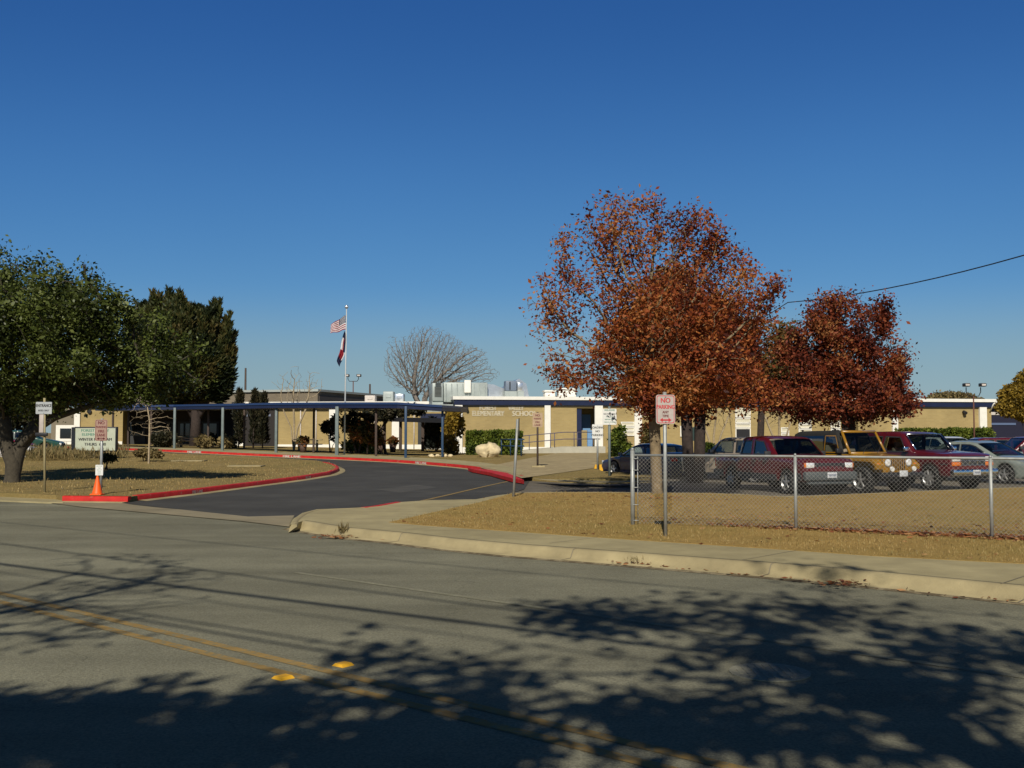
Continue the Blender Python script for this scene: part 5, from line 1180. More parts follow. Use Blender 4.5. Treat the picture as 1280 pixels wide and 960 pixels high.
# left no parking fire lane sign with small notice, cone at its foot
b = P(126, 617.5); zt = hgt(b, 524.5); zb_ = hgt(b, 551); w = 15.2 * b.y / F
t = sign('no_parking_sign', 'faded brownish no parking fire lane sign above a small white notice and traffic cone', b, hgt(b, 523), w, zt - zb_, (zt + zb_) / 2, M['signq'],
     [('NO', .12, .19, 4, .9), ('PARKING', .085, .08, 4, .8), ('FIRE', .10, -.03, 4, .9), ('LANE', .10, -.13, 4, .9)], arrow=(-.22, 4, .08), border=M['sredd'], postr=.038)
zz = (hgt(b, 581) + hgt(b, 594)) / 2; mb = MB(); mb.prism(rrect(.20, .275, .01), 0, .006, 0, XZ, (-.03, -.05, zz)); pn = mb.build('notice', M['signw'], t)
mb = MB()
for k in range(5): put_text(mb, ['DROP OFF', 'AND', 'PICK UP', 'ZONE', 'ONLY'][k], .04, -.03, zz + .1 - k * .05, -.0575, 0, .8)
mb.build('notice_text', M['sgrn'], pn)
b2 = P(121.5, 618.8, .0); t = thing('traffic_cone', 'orange traffic cone on the red kerb at the sign post', 'traffic cone', b2)
mb = MB(); ch = hgt(b2, 594.5); mb.tube([(0, 0, .03), (0, 0, .05), (0, 0, ch - .05), (0.0, 0, ch)], [.135, .125, .035, .02], 20); mb.build('cone_body', M['orange'], t)
mb = MB(); mb.rbox((0, 0, .018), (.29, .29, .035), .012); mb.build('base', M['orange'], t)
# entrance sign
b = P(56, 615); zt = hgt(b, 502.5); zb_ = hgt(b, 517.5); w = 20 * b.y / F
t = sign('entrance_sign', 'grey white entrance sign on a tall pale post in front of the live oak', b, hgt(b, 497.5), w, zt - zb_, (zt + zb_) / 2, mat('sign_greywhite', (.38, .40, .40), .5, .06, 8), [('ENTRANCE', .115, .06, 1, .72), ('BUSES ONLY', .065, -.07, 1, .8)], postr=.032, postm=M['conc'], round_=.02, lean=(-.06, 0))
zz = (hgt(b, 518) + hgt(b, 541)) / 2; mb = MB(); mb.rbox((-.11, -.04, zz), (.12, .03, .5), .008); mb.build('side_plate', M['signp'], t)
mb = MB(); mb.rbox((-.1, -.05, hgt(b, 543)), (.34, .06, .1), .02); mb.build('bracket', M['dark'], t)
# leaning posts and other signs
b = P(641.5, 621); top = at(647, 524, b.y); t = thing('sign_post', 'leaning grey steel post with its sign seen edge on, at the lawn corner', 'sign', b)
mb = MB(); mb.tube([(0, 0, -.1), (top.x - b.x, 0, top.z - b.z)], .034, 8); mb.build('post', M['galv'], t)
s_ = Matrix.Rotation(R(86), 3, 'Z'); d_ = Vector((top.x - b.x, 0, top.z - b.z)); mb = MB(); mb.prism(rrect(.3, .45, .03), 0, .006, 0, s_ @ XZ, tuple(d_ * .90 + Vector((.045, 0, 0)))); mb.build('sign_board', M['dark'], t)
b = P(672, 584); sign('no_parking_sign', 'small faded pink sign on a thin dark post in front of the tan wall', b, hgt(b, 515), 12.5 * b.y / F, hgt(b, 516) - hgt(b, 534), (hgt(b, 516) + hgt(b, 534)) / 2, mat('sign_pink_tan', (.42, .30, .19), .6, .15, 6),
     [('NO', .14, .2, 4, .9), ('PARKING', .1, .05, 4, .8), ('FIRE', .12, -.1, 4, .9), ('LANE', .12, -.23, 4, .9)], postm=M['wood'], postr=.045)
mb = MB(); mb.rbox((0, 0, .03), (.6, .5, .08), .02); tag(mb.build('post_footing', M['conc2'], None, b + Vector((.03, 0.1, 0))), 'square concrete footing at the foot of the thin dark post', 'footing')
b = P(747, 587); sign('white_sign', 'small square white sign on a low post left of the entrance column', b, hgt(b, 531), 13.5 * b.y / F, hgt(b, 530.5) - hgt(b, 548), (hgt(b, 530.5) + hgt(b, 548)) / 2, M['signw'],
     [('LOADING', .13, .16, 1, .95), ('NO', .12, .0, 1, .95), ('PARKING', .13, -.16, 1, .95)], postr=.04, round_=.02)
b = P(762, 595); sign('white_sign', 'taller white visitor sign with fine green print between column and blue car', b, hgt(b, 508), 17.5 * b.y / F, hgt(b, 511) - hgt(b, 531), (hgt(b, 511) + hgt(b, 531)) / 2, M['signw'],
     [('WELCOME', .085, .24, 2, .95), ('NO PARKING', .08, .1, 1, .9), ('7:15 - 8:15', .07, .0, 2, .9), ('VISITORS MUST', .065, -.1, 2, .8), ('CHECK IN AT OFFICE', .055, -.2, 2, .75)], postr=.05, postm=M['teal'], round_=.03)
b = P(869, 586, -.1); sign('dark_sign', 'dark green sign seen from behind, rising from the yellow block', b, hgt(b, 533), 10.5 * b.y / F, hgt(b, 534) - hgt(b, 551), (hgt(b, 534) + hgt(b, 551)) / 2, mat('dark_green_sign', (.02, .045, .04), .6), [], postr=.035, round_=.03)
for i, (px, py, w, lab) in enumerate(((867, 592, 1.0, 'yellow painted wheel stop block under the dark sign'), (750, 588.5, .55, 'yellow painted block at the nose of the dark blue car'))):
    p = P(px, py, -.1); mb = MB(); mb.prism([(-w / 2, 0), (w / 2, 0), (w / 2 - .06, .27), (-w / 2 + .06, .27)], -.12, .12, 0, XZ, (0, 0, 0))
    o = mb.build('wheel_stop', M['stop'], None, p); tag(o, lab, 'wheel stop')
# letter board
b = P(116, 573); Y = b.y; t = thing('letter_board_sign', 'school letter board in a dark frame on a short post, behind the traffic cone', 'sign', b, R(0))
x0, x1 = at(93, 550, Y).x - b.x, at(145.5, 550, Y).x - b.x; z0, z1 = hgt(b, 564.5), hgt(b, 533.5); xl = at(86.5, 550, Y).x - b.x
mb = MB(); mb.rbox(((x0 + x1) / 2, .12, (z0 + z1) / 2), (x1 - x0, .28, z1 - z0), .02); mb.add([(x0 + .005, -.01, z0 + .03), (xl, .26, z0 + .03), (xl, .26, z1 - .02), (x0 + .005, -.01, z1 - .02), (x0 + .005, .25, z0 + .03), (x0 + .005, .25, z1 - .02)], [(0, 3, 2, 1), (0, 1, 4), (3, 5, 2), (1, 2, 5, 4)]); mb.build('cabinet', M['dark'], t)
bx0, bx1, bz0, bz1 = x0 + .06, x1 - .05, z0 + .06, z1 - .07
mb = MB(); mb.box2((bx0, -.030, bz0), (bx1, -.022, bz1)); mb.build('board_face', M['board'], t)
mb = MB(); H = bz1 - bz0; cx = (bx0 + bx1) / 2
put_text(mb, 'FOREST VALLEY', H * .165, cx - .02, bz1 - H * .11, -.034, 1, 1.08, .007); put_text(mb, 'ELEMENTARY', H * .165, cx - .08, bz1 - H * .29, -.034, 1, 1.08, .007)
put_text(mb, 'WINTER PROGRAM', H * .18, cx, bz1 - H * .51, -.034, 0, .95, .009); put_text(mb, 'THURS  6:30', H * .18, cx, bz1 - H * .73, -.034, 0, 1.0, .009)
mb.build('lettering', [M['sblk'], M['sgrn']], t)
mb = MB(); mb.tube([((x0 + x1) / 2 - .1, .12, -.1), ((x0 + x1) / 2 - .1, .12, z0)], .07, 8); mb.build('post', M['dark'], t)

# ------------------------------------------------------------------ chain link fence
fpx = [(791, 656), (995, 662), (1240, 673)]
fw = [P(*q) for q in fpx]; d1 = (fw[1] - fw[0]); d2_ = (fw[2] - fw[1]); fw.append(fw[2] + d2_ * 1.0); fw.append(fw[3] + d2_)
FH = 1.24
fn = thing('chain_link_fence', 'galvanised chain link fence between the sidewalk lawn and the parked cars', 'fence', fw[0])
o0 = fw[0]
for i, p in enumerate(fw):
    q = p - o0; mb = MB(); r_ = .038 if i == 0 else .027; mb.tube([q + Vector((0, 0, -.1)), q + Vector((0, 0, FH + (.06 if i == 0 else -.02)))], r_, 10)
    mb.tube([q + Vector((0, 0, FH + (.06 if i == 0 else -.02))), q + Vector((0, 0, FH + (.10 if i == 0 else .02)))], [r_ * 1.15, r_ * .4], 10); mb.build('post', M['galv'], fn)
mb = MB(); mb.tube([p - o0 + Vector((0, 0, FH - .03)) for p in fw], .021, 8); mb.build('top_rail', M['galv'], fn)
mb = MB(); a = fw[0] - o0; dd = d1.normalized(); mb.tube([a + dd * .09 + Vector((0, 0, .03)), a + dd * .09 + Vector((0, 0, FH - .05))], .008, 6)
for z in (.08, .35, .65, .95, 1.15): mb.tube([a - dd * .04 + Vector((0, -.03, z)), a + dd * .10 + Vector((0, -.03, z))], .008, 5)
mb.build('tension_bar', M['galv'], fn)
mb = MB(); pitch = .068; H = FH - .07; r_ = .0024
for (p, q) in zip(fw[:-1], fw[1:]):
    p = p - o0; q = q - o0; L = (q - p).length; u = (q - p).normalized(); nn = Vector((-u.y, u.x, 0)); st = .09 if (p.length < 1e-6) else 0
    s = -H
    while s < L:
        for sg in (1, -1):
            a0, a1, z0_, z1_ = s, s + H, .03, .03 + H
            if a0 < st: z0_ += (st - a0); a0 = st
            if a1 > L: z1_ -= (a1 - L); a1 = L
            if a1 - a0 > .02:
                zz0, zz1 = (z0_, z1_) if sg > 0 else (H + .06 - z0_, H + .06 - z1_)
                P0 = p + u * a0 + nn * sg * .002 + Vector((0, 0, zz0)); P1 = p + u * a1 + nn * sg * .002 + Vector((0, 0, zz1)); mb.tube([P0, P1], r_, 3, 0, False)
        s += pitch
mb.build('wire_mesh', M['wire'], fn)

# ------------------------------------------------------------------ fallen leaves, grass
def scatter_poly(poly, n, dfun=None):
    xs = [p[0] for p in poly]; ys = [p[1] for p in poly]; out = []
    while len(out) < n:
        x = random.uniform(min(xs), max(xs)); y = random.uniform(min(ys), max(ys))
        if abs(x) > .52 * y + 1 or not inpoly(x, y, poly): continue
        if dfun and random.random() > dfun(x, y): continue
        out.append((x, y, g(x, y) + .008))
    return out
random.seed(21)
pts = []
F0, F1 = fw[1] + Vector((0, 0, 0)), fw[3]
for k in range(5200):
    s = random.uniform(-1.6, 6.5); base_ = fw[1] + (fw[2] - fw[1]).normalized() * s; off = random.gauss(0.0, .16) + abs(random.gauss(0, .12)); dens_ = min(1, max(.12, (s + 1.6) / 3.5))
    if random.random() > dens_: continue
    nn = Vector((.42, .9, 0)).normalized(); p = base_ + nn * off; pts.append((p.x, p.y, .012 + random.random() * .045 * math.exp(-abs(off) * 4)))
for k in range(900):
    s = random.uniform(-3, 7); p = fw[1] + (fw[2] - fw[1]).normalized() * s + Vector((.42, .9, 0)) * abs(random.gauss(.2, 1.6)); pts.append((p.x, p.y, .014))
for k in range(350):
    a_ = random.random() * 6.28; r_ = abs(random.gauss(0, 2.2)); c = Vector((3.8, 27, 0)); p = c + Vector((math.cos(a_) * r_, math.sin(a_) * r_ * .5 - 1.2, 0)); pts.append((p.x, p.y, .014))
for k in range(700):
    a_ = random.uniform(-3, 13); b_ = random.uniform(13, 28); pp_ = Vector((a_, b_))
    if inpoly(a_, b_, lawn_poly): pts.append((a_, b_, .014))
for k in range(130):                                      # along the gutter
    s = random.uniform(-3, 8); p = Vector((0, 15.25)) + U * s + N * random.gauss(.13, .05); pts.append((p.x, p.y, -.115))
for (px, py, n_) in ((420, 672, 60), (800, 705, 25), (1060, 731, 45)):
    c = P(px, py, -.12)
    for k in range(n_): pts.append((c.x + random.gauss(0, .14), c.y + random.gauss(0, .08), c.z + .01 + random.random() * .03))
nv = np.tile(np.array([[0, 0, 0.0]]), (len(pts), 1)); 
lf = leafmesh('fallen_leaves', pts, .085, M['l_fall'], aspect=.7); tag(lf, 'orange and brown fallen leaves drifted along the fence foot', 'leaf litter', kind='stuff')
me = lf.data; co = np.empty(len(me.vertices) * 3); me.vertices.foreach_get('co', co); co = co.reshape(-1, 4, 3); zc = co[:, :1, 2]; co[:, :, 2] = zc + (co[:, :, 2] - zc) * .25; me.vertices.foreach_set('co', co.ravel()); me.update()
near_lawn = [(p.x, p.y) for p in lawn_poly]
gp = scatter_poly(near_lawn, 34000, lambda x, y: min(1, (15 / max(y, 8)) ** 1.3) * (.5 + .5 * max(0, nz.noise(Vector((x * .9, y * .9, 2)))) + .2))
upn = np.tile(np.array([[0, 0, 1.3]]), (len(gp), 1))
gr = leafmesh('lawn_grass', gp, .032, M['l_grass'], aspect=.22, norm=upn); tag(gr, 'short dry dormant grass covering the front lawn', 'grass', kind='stuff')
ip = scatter_poly([(p.x, p.y) for p in isl], 9000, lambda x, y: 1 if y < 45 else .5)
gr = leafmesh('island_grass', ip, .055, M['l_grass'], aspect=.3, norm=np.tile(np.array([[0, 0, 1.3]]), (len(ip), 1))); tag(gr, 'patchy dry grass on the island beneath the live oak', 'grass', kind='stuff')
# ornamental dry planting along the back of the island
dp = []
for k in range(15000):
    px = random.uniform(-60, 160); py = random.uniform(565.5, 576.5); p = P(px, py); d_ = nz.noise(Vector((p.x * .5, p.y * .25, 3)))
    if random.random() > .55 + 1.2 * d_: continue
    if px > 110 and random.random() < .4: continue
    dp.append((p.x, p.y, p.z + random.random() * .30))
gr = leafmesh('dry_planting', dp, .27, M['l_dry'], aspect=.13, norm=np.tile(np.array([[0, 0, 1.0]]), (len(dp), 1))); tag(gr, 'tall dry ornamental grasses along the back of the island', 'planting', kind='stuff')
bush('sage_shrub', 'low grey green shrub at the right end of the dry planting', 'shrub', 180, 570, 52, [(182, 566, 14, 5, .8, 1, 0), (195, 568, 9, 4, .8, 1, 0)], 1800, .13, M['l_dry'])
bush('dark_shrub', 'small dark shrub at the letter board post foot', 'shrub', 132, 572, 44, [(133, 572, 7, 5, .8, 1, 0), (142, 573, 4, 4, .8, 1, 0)], 900, .1, M['l_jun'])
for i, (px, py) in enumerate(((427, 668), (793, 703))):
    c = P(px, py, -.1); pts_ = [(random.gauss(0, .05), random.gauss(0, .03), random.random() * .04) for _ in range(50)]
    o = leafmesh('weed', pts_, .13 if i == 0 else .05, M['l_dry'], aspect=.12, norm=np.tile(np.array([[0, 0, .9]]), (50, 1))); o.location = c; tag(o, ['dry weed tuft growing at the rounded kerb end', 'small dry weed in the gutter below the no parking sign'][i], 'weed')
# ------------------------------------------------------------------ vehicles  (x forward, z up, origin on the ground under the middle)
class Car:
    def __init__(s, W, belt, tumble, prof, zs, wheels, ra, L, taper=.10, xs=.62):
        s.W = W / 2; s.belt = belt; s.tum = tumble; s.taper = taper; s.L = L; s.xs = xs; s.win = []; s.pan = []
        top = prof                                        # front to rear
        bot = []
        xr = top[-1][0]; xf = top[0][0]
        for wx in sorted(wheels):                         # bottom from rear to front with arches
            zc = s_r = None
            r = ra; zc = .33 if isinstance(ra, float) and ra < .42 else .38
            h = zs - zc; half = math.sqrt(max(.01, r * r - h * h)); a0 = math.pi - math.asin(h / r); 
            for k in range(11):
                a = math.pi - math.asin(h / r) - (math.pi - 2 * math.asin(h / r)) * k / 10
                bot.append((wx + r * math.cos(a), zc + r * math.sin(a)))
        s.outline = [(xr, zs)] + bot + [(xf, zs)] + top
    def hw(s, x, z):
        w = s.W
        if z < s.belt: w -= .05 * ((s.belt - z) / s.belt) ** 2 * s.W + .02 * max(0, .45 - z)
        else: w -= s.tum * (z - s.belt)
        t = max(0, abs(x) - s.xs * s.L / 2) / ((1 - s.xs) * s.L / 2)
        return w * (1 - s.taper * t * t)
    def body(s, m, parent, name='body'):
        o = []; n0 = len(s.outline)
        for i in range(n0):
            a = Vector(s.outline[i]); b = Vector(s.outline[(i + 1) % n0]); k = max(1, int((b - a).length / .14))
            for q in range(k): o.append(a.lerp(b, q / k))
        n = len(o); pts = list(o); xs_ = [p.x for p in o]; zs_ = [p.y for p in o]
        def dmin(x, z): return min(((o[i] - Vector((x, z))).length) for i in range(n))
        x = min(xs_)
        while x < max(xs_):
            z = min(zs_)
            while z < max(zs_):
                if inpoly(x, z, o) and dmin(x, z) > .055: pts.append(Vector((x, z)))
                z += .075
            x += .11
        eds = [(i, (i + 1) % n) for i in range(n)]; wins = [dens(w_, .12, True) for w_ in s.win]
        for w_ in wins:
            b_ = len(pts); pts = [p for p in pts[:n]] + [p for p in pts[n:] if min((q_ - p).length for q_ in w_) > .03 or p in pts[:n]] if False else pts
            pts += w_; eds += [(b_ + i, b_ + (i + 1) % len(w_)) for i in range(len(w_))]
        r = delaunay_2d_cdt(pts, eds, [], 0, 1e-6)
        def keepf(f):
            cx_ = sum(r[0][i].x for i in f) / 3; cz_ = sum(r[0][i].y for i in f) / 3
            return inpoly(cx_, cz_, o) and not any(inpoly(cx_, cz_, w_) for w_ in wins)
        tri = [tuple(f) for f in r[2] if keepf(f)]
        mb = MB(); e = .035
        for sg in (1, -1):
            vs = []
            for p in r[0]:
                d = dmin(p.x, p.y); w = s.hw(p.x, p.y) - (e if d < .004 else 0); vs.append((p.x, sg * w, p.y))
            mb.add(vs, tri, 0, True)
        area2 = sum(o[i].x * o[(i + 1) % n].y - o[(i + 1) % n].x * o[i].y for i in range(n)); sg0 = 1 if area2 > 0 else -1
        rows = []; T = [-1, -.93, -.7, -.35, 0, .35, .7, .93, 1]
        for i in range(n):
            t = (o[(i + 1) % n] - o[i - 1]).normalized(); nn = Vector((t.y, -t.x)) * sg0; p = o[i]; w = s.hw(p.x, p.y) - e
            rows.append([(p.x + nn.x * .035 * (1 - abs(q) ** 5), q * w, p.y + nn.y * .035 * (1 - abs(q) ** 5)) for q in T])
        k = len(T); vs = [q for rr in rows for q in rr]
        def openf(i, j):
            if j < 1 or j > k - 3: return False
            c_ = (o[i] + o[(i + 1) % n]) / 2
            for (A_, B_, e0, e1) in s.pan:
                A_ = Vector(A_); B_ = Vector(B_); L_ = (B_ - A_).length; t_ = (c_ - A_).dot(B_ - A_) / (L_ * L_)
                if e0 + .02 < t_ < e1 - .02 and abs((c_ - A_).cross(B_ - A_)) / L_ < .02: return True
            return False
        mb.add(vs, [(i * k + j, i * k + j + 1, ((i + 1) % n) * k + j + 1, ((i + 1) % n) * k + j) for i in range(n) for j in range(k - 1) if not openf(i, j)], 0, True)
        ob = mb.build(name, m, parent); me = ob.data
        bm = bmesh.new(); bm.from_mesh(me); bmesh.ops.remove_doubles(bm, verts=bm.verts, dist=.002); bmesh.ops.recalc_face_normals(bm, faces=bm.faces); bm.to_mesh(me); bm.free()
        me.set_sharp_from_angle(angle=R(48)); return ob
    def side(s, poly, sg, off, mb, m=0):
        o = dens(poly, .12, True); n = len(o); pts = list(o); xs_ = [p.x for p in o]; zs_ = [p.y for p in o]
        x = min(xs_) + .09
        while x < max(xs_):
            z = min(zs_) + .09
            while z < max(zs_):
                if inpoly(x, z, o): pts.append(Vector((x, z)))
                z += .13
            x += .13
        r = delaunay_2d_cdt(pts, [(i, (i + 1) % n) for i in range(n)], [list(range(n))], 1, 1e-6)
        vs = [(p.x, sg * (s.hw(p.x, p.y) + off), p.y) for p in r[0]]; mb.add(vs, [tuple(f) for f in r[2]], m, True)
        b = len(vs); rim = [(p.x, sg * (s.hw(p.x, p.y) + off), p.y) for p in o] + [(p.x, sg * (s.hw(p.x, p.y) - .03), p.y) for p in o]
        mb.add(rim, [(i, (i + 1) % n, n + (i + 1) % n, n + i) for i in range(n)], m)
    def ribbon(s, line, sg, mb, w=.012, off=.007, m=0, closed=False):
        o = dens(line, .1, closed); n = len(o); vs = []
        for i, p in enumerate(o):
            t = (o[(i + 1) % n] - o[i - 1] if closed else (o[min(i + 1, n - 1)] - o[max(i - 1, 0)])).normalized(); nn = Vector((-t.y, t.x)) * w / 2
            for q in (p - nn, p + nn): vs.append((q.x, sg * (s.hw(q.x, q.y) + off), q.y))
        rng_ = range(n if closed else n - 1); mb.add(vs, [(2 * i, 2 * ((i + 1) % n), 2 * ((i + 1) % n) + 1, 2 * i + 1) for i in rng_], m)
    def pane(s, A, B, mb, ins=.07, off=.052, m=0, k=8, ends=(.0, 1.0)):
        A = Vector(A); B = Vector(B); A, B = A.lerp(B, ends[0]), A.lerp(B, ends[1]); t = (B - A).normalized(); nn = Vector((t.y, -t.x))
        if nn.y < 0: nn = -nn
        vs = []
        for p in (A, A.lerp(B, .5), B):
            w = s.hw(p.x, p.y) - ins
            for j in range(k + 1):
                q = -1 + 2 * j / k; vs.append((p.x + nn.x * (off - .03 * abs(q) ** 4), q * w, p.y + nn.y * (off - .03 * abs(q) ** 4)))
        mb.add(vs, [(r_ * (k + 1) + j, r_ * (k + 1) + j + 1, (r_ + 1) * (k + 1) + j + 1, (r_ + 1) * (k + 1) + j) for r_ in range(2) for j in range(k)], m, True)
def wheel(parent, x, y, r, w, spokes=6, hub=M['rim'], zc=None):
    sg = 1 if y > 0 else -1; zc = zc or r
    t = MB(); prof = [(r * .64, -w / 2), (r * .9, -w / 2), (r, -w * .36), (r, w * .36), (r * .9, w / 2), (r * .64, w / 2)]; n = 28
    vs = [(x + a * math.cos(2 * math.pi * k / n), y + b, zc + a * math.sin(2 * math.pi * k / n)) for k in range(n) for a, b in prof]; q = len(prof)
    t.add(vs, [(k * q + j, k * q + (j + 1) % q, ((k + 1) % n) * q + (j + 1) % q, ((k + 1) % n) * q + j) for k in range(n) for j in range(q)], 0, True)
    wt = t.build('wheel', M['black'], parent)
    m_ = MB(); y0 = y + sg * (w / 2 - .03)
    ring = [(r * .64, 0), (r * .6, -.02), (r * .56, -.05)]
    vs = [(x + a * math.cos(2 * math.pi * k / n), y0 + sg * (.02 + b), zc + a * math.sin(2 * math.pi * k / n)) for k in range(n) for a, b in ring]
    m_.add(vs, [(k * 3 + j, k * 3 + j + 1, ((k + 1) % n) * 3 + j + 1, ((k + 1) % n) * 3 + j) for k in range(n) for j in range(2)], 0, True)
    for k in range(spokes):
        a = 2 * math.pi * k / spokes + .3; Mx = Matrix.Rotation(-a, 3, 'Y'); m_.rbox(Mx @ Vector((r * .32, 0, 0)) + Vector((x, y0, zc)), (r * .56, .03, r * .17), .01, 0, Mx)
    m_.tube([(x, y0 - sg * .02, zc), (x, y0 + sg * .025, zc)], [r * .17, r * .13], 12); m_.build('rim', hub, wt)
    b = MB(); b.tube([(x, y - sg * w * .3, zc), (x, y0 - sg * .035, zc)], r * .63, 20); b.build('brake_disc', M['plast'], wt)
def both(f):
    for sg in (1, -1): f(sg)
def headlamp(parent, c, d, m=None, amber=None):
    mb = MB(); mb.rbox(c, d, .02); h = mb.build('headlight', m or M['lamp'], parent)
    return h
def mirror(parent, x, y, z, m, d=(.11, .2, .15)):
    mb = MB(); sg = 1 if y > 0 else -1; mb.rbox((x, y + sg * .1, z), d, .03); mb.tube([(x, y - sg * .03, z - .02), (x, y + sg * .05, z)], .02, 6); mr = mb.build('mirror', m, parent)
    mb = MB(); mb.box((x - d[0] / 2 - .003, y + sg * .1, z), (.004, d[1] * .8, d[2] * .75)); mb.build('mirror_glass', M['duct'], mr)
def plate(parent, x, z, front=True, y=0):
    s = 1 if front else -1; mb = MB(); mb.rbox((x, y, z), (.012, .31, .155), .005); p_ = mb.build('license_plate', M['plate'], parent)
    mb = MB()
    for k in range(6): mb.box((x + s * .0075, y - .105 + k * .042, z), (.002, .024, .06))
    mb.build('plate_figures', mat('plate_ink', (.08, .1, .16), .6), p_)
def groundcar(name, label, cat, px, Y, heading, off=-.15, x=None):
    X = at(px, 560, Y).x if x is None else x
    return thing(name, label, cat, (X, Y, off), heading)
def doors(c, par, polys, m, handles, seam=None):
    for poly, hx in zip(polys, handles):
        for sg in (1, -1):
            mb = MB(); c.side(poly, sg, .006, mb, 0); c.ribbon(poly, sg, mb, .014, .0085, 1, True); d_ = mb.build('door', [m, M['dark']], par)
            hb_ = MB(); hy = sg * (c.hw(hx[0], hx[1]) + .025); hb_.rbox((hx[0], hy, hx[1]), (.13, .03, .03), .008); hb_.build('handle', hx[2] if len(hx) > 2 else M['plast'], d_)
def windows(c, par, polys, rear=None):
    for i, poly in enumerate(polys):
        for sg in (1, -1):
            mb = MB(); r_ = dens(poly, .12, True); n = len(r_); vs = [(p.x, sg * (c.hw(p.x, p.y) - .004), p.y) for p in r_]; cx_ = sum(p.x for p in r_) / n; cz_ = sum(p.y for p in r_) / n
            mb.add(vs + [(cx_, sg * (c.hw(cx_, cz_) - .004), cz_)], [(k, (k + 1) % n, n) for k in range(n)], 0, True); c.ribbon(poly, sg, mb, .034, .012, 1, True)
            mb.build('side_window', [M['tglass'] if i > 0 else M['cglass'], M['plast']], par)
def cabin(t, x0=.2, z=.62, w=.42, col=None, rear=True, s=1.0):
    col = col or M['trimgrey']
    for sg in (1, -1):
        mb = MB(); Mx = Matrix.Rotation(R(-12), 3, 'Y'); mb.rbox((x0 - .38, sg * w, z + .28), (.14, .48, .62), .05, 0, Mx); mb.rbox((x0 - .46, sg * w, z + .68), (.10, .26, .17), .04, 0, Mx); mb.rbox((x0 - .1, sg * w, z - .02), (.5, .48, .14), .04); mb.build('seat', col, t)
    if rear: mb = MB(); mb.rbox((x0 - 1.25, 0, z + .22), (.14, 1.2, .55), .05, 0, Matrix.Rotation(R(-12), 3, 'Y')); mb.rbox((x0 - 1.0, 0, z - .02), (.5, 1.2, .14), .04); mb.build('rear_bench', col, t)
    mb = MB(); mb.rbox((x0 + .55, 0, z + .30), (.30, 1.35, .16), .05); mb.build('dashboard', M['dark'], t)
    mb = MB(); ring = [(x0 + .30 + .05 * math.sin(a), w + .17 * math.cos(a), z + .38 + .16 * math.sin(a)) for a in np.linspace(0, 2 * math.pi, 17)]; mb.tube(ring, .014, 6, 0, False); mb.tube([(x0 + .3, w, z + .38), (x0 + .5, w, z + .3)], .02, 6); mb.build('steering_wheel', M['dark'], t)
M['trimgrey'] = mat('cabin_grey', (.13, .125, .115), .85); M['trimtan'] = mat('cabin_tan', (.26, .21, .15), .85)

# --- dark red compact pickup
def pickup():
    t = groundcar('parked_pickup', 'dark red compact pickup with grey bumper, nearest the middle of the fence', 'pickup', 975, 31.95, R(-71))
    c = Car(1.74, .98, .16, [(2.42, .45), (2.45, .65), (2.42, .92), (2.3, 1.0), (1.25, 1.07), (1.05, 1.10), (.5, 1.55), (.33, 1.60), (-.2, 1.63), (-.72, 1.61), (-.86, 1.55), (-.96, 1.05), (-1.0, 1.0), (-2.38, .98), (-2.45, .92), (-2.46, .45)], .38, [1.55, -1.45], .40, 4.9, .05)
    wins = [[(.70, 1.12), (.38, 1.49), (-.10, 1.52), (-.10, 1.12)], [(-.24, 1.12), (-.24, 1.52), (-.68, 1.50), (-.80, 1.12)]]
    p = PT['red']; c.win = wins; c.pan = [((1.05, 1.10), (.5, 1.55), .04, .97), ((-.86, 1.55), (-.96, 1.05), .1, .85)]; c.body(p, t); cabin(t, .2, .60, rear=False)
    windows(c, t, wins)
    doors(c, t, [[(.82, 1.03), (.88, .5), (-.16, .48), (-.17, 1.04)]], p, [(-.02, .95)])
    mb = MB(); c.pane((1.05, 1.10), (.5, 1.55), mb, .10, off=.03, ends=(.04, .97)); mb.build('windshield', M['cglass'], t)
    mb = MB(); c.pane((-.86, 1.55), (-.96, 1.05), mb, .10, off=.03, ends=(.1, .85)); mb.build('rear_window', M['tglass'], t)
    mb = MB(); mb.rbox((-1.72, 0, 1.035), (1.3, 1.5, .03), .012); mb.build('bed_cover', M['plast'], t)
    for sg in (1, -1):
        for pg in ([(2.3, .62), (2.0, .62), (1.98, .42), (2.32, .42)], [(1.10, .56), (-1.02, .56), (-1.02, .38), (1.10, .38)], [(-1.9, .60), (-2.4, .60), (-2.4, .40), (-1.88, .40)]):
            mb = MB(); c.side(pg, sg, .012, mb); mb.build('lower_trim', M['plast'], t)
    mb = MB(); mb.rbox((2.46, 0, .54), (.20, 1.70, .26), .05); mb.rbox((2.42, 0, .37), (.14, 1.5, .14), .04); mb.build('front_bumper', mat('grey_bumper', (.075, .085, .085), .55), t)
    mb = MB(); mb.rbox((-2.48, 0, .52), (.16, 1.66, .18), .04); mb.build('rear_bumper', M['plast'], t)
    mb = MB(); mb.rbox((2.435, 0, .82), (.06, 1.0, .18), .02); gr = mb.build('grille', M['dark'], t)
    mb = MB()
    for k in range(7): mb.box((2.468, -.42 + k * .14, .82), (.01, .02, .15))
    mb.build('grille_bars', M['plast'], gr)
    for sg in (1, -1):
        headlamp(t, (2.42, sg * .63, .84), (.09, .26, .15)); mb = MB(); mb.rbox((2.37, sg * .78, .84), (.14, .06, .14), .015); mb.build('turn_signal', M['amber'], t)
        mb = MB(); mb.rbox((-2.43, sg * .74, .82), (.08, .14, .28), .02); mb.build('tail_light', M['redl'], t); mirror(t, .78, sg * .84, 1.14, M['plast'])
    plate(t, 2.565, .57)
    for x in (1.55, -1.45): both(lambda sg: wheel(t, x, sg * .75, .34, .22, 5))
    return t
pickup()
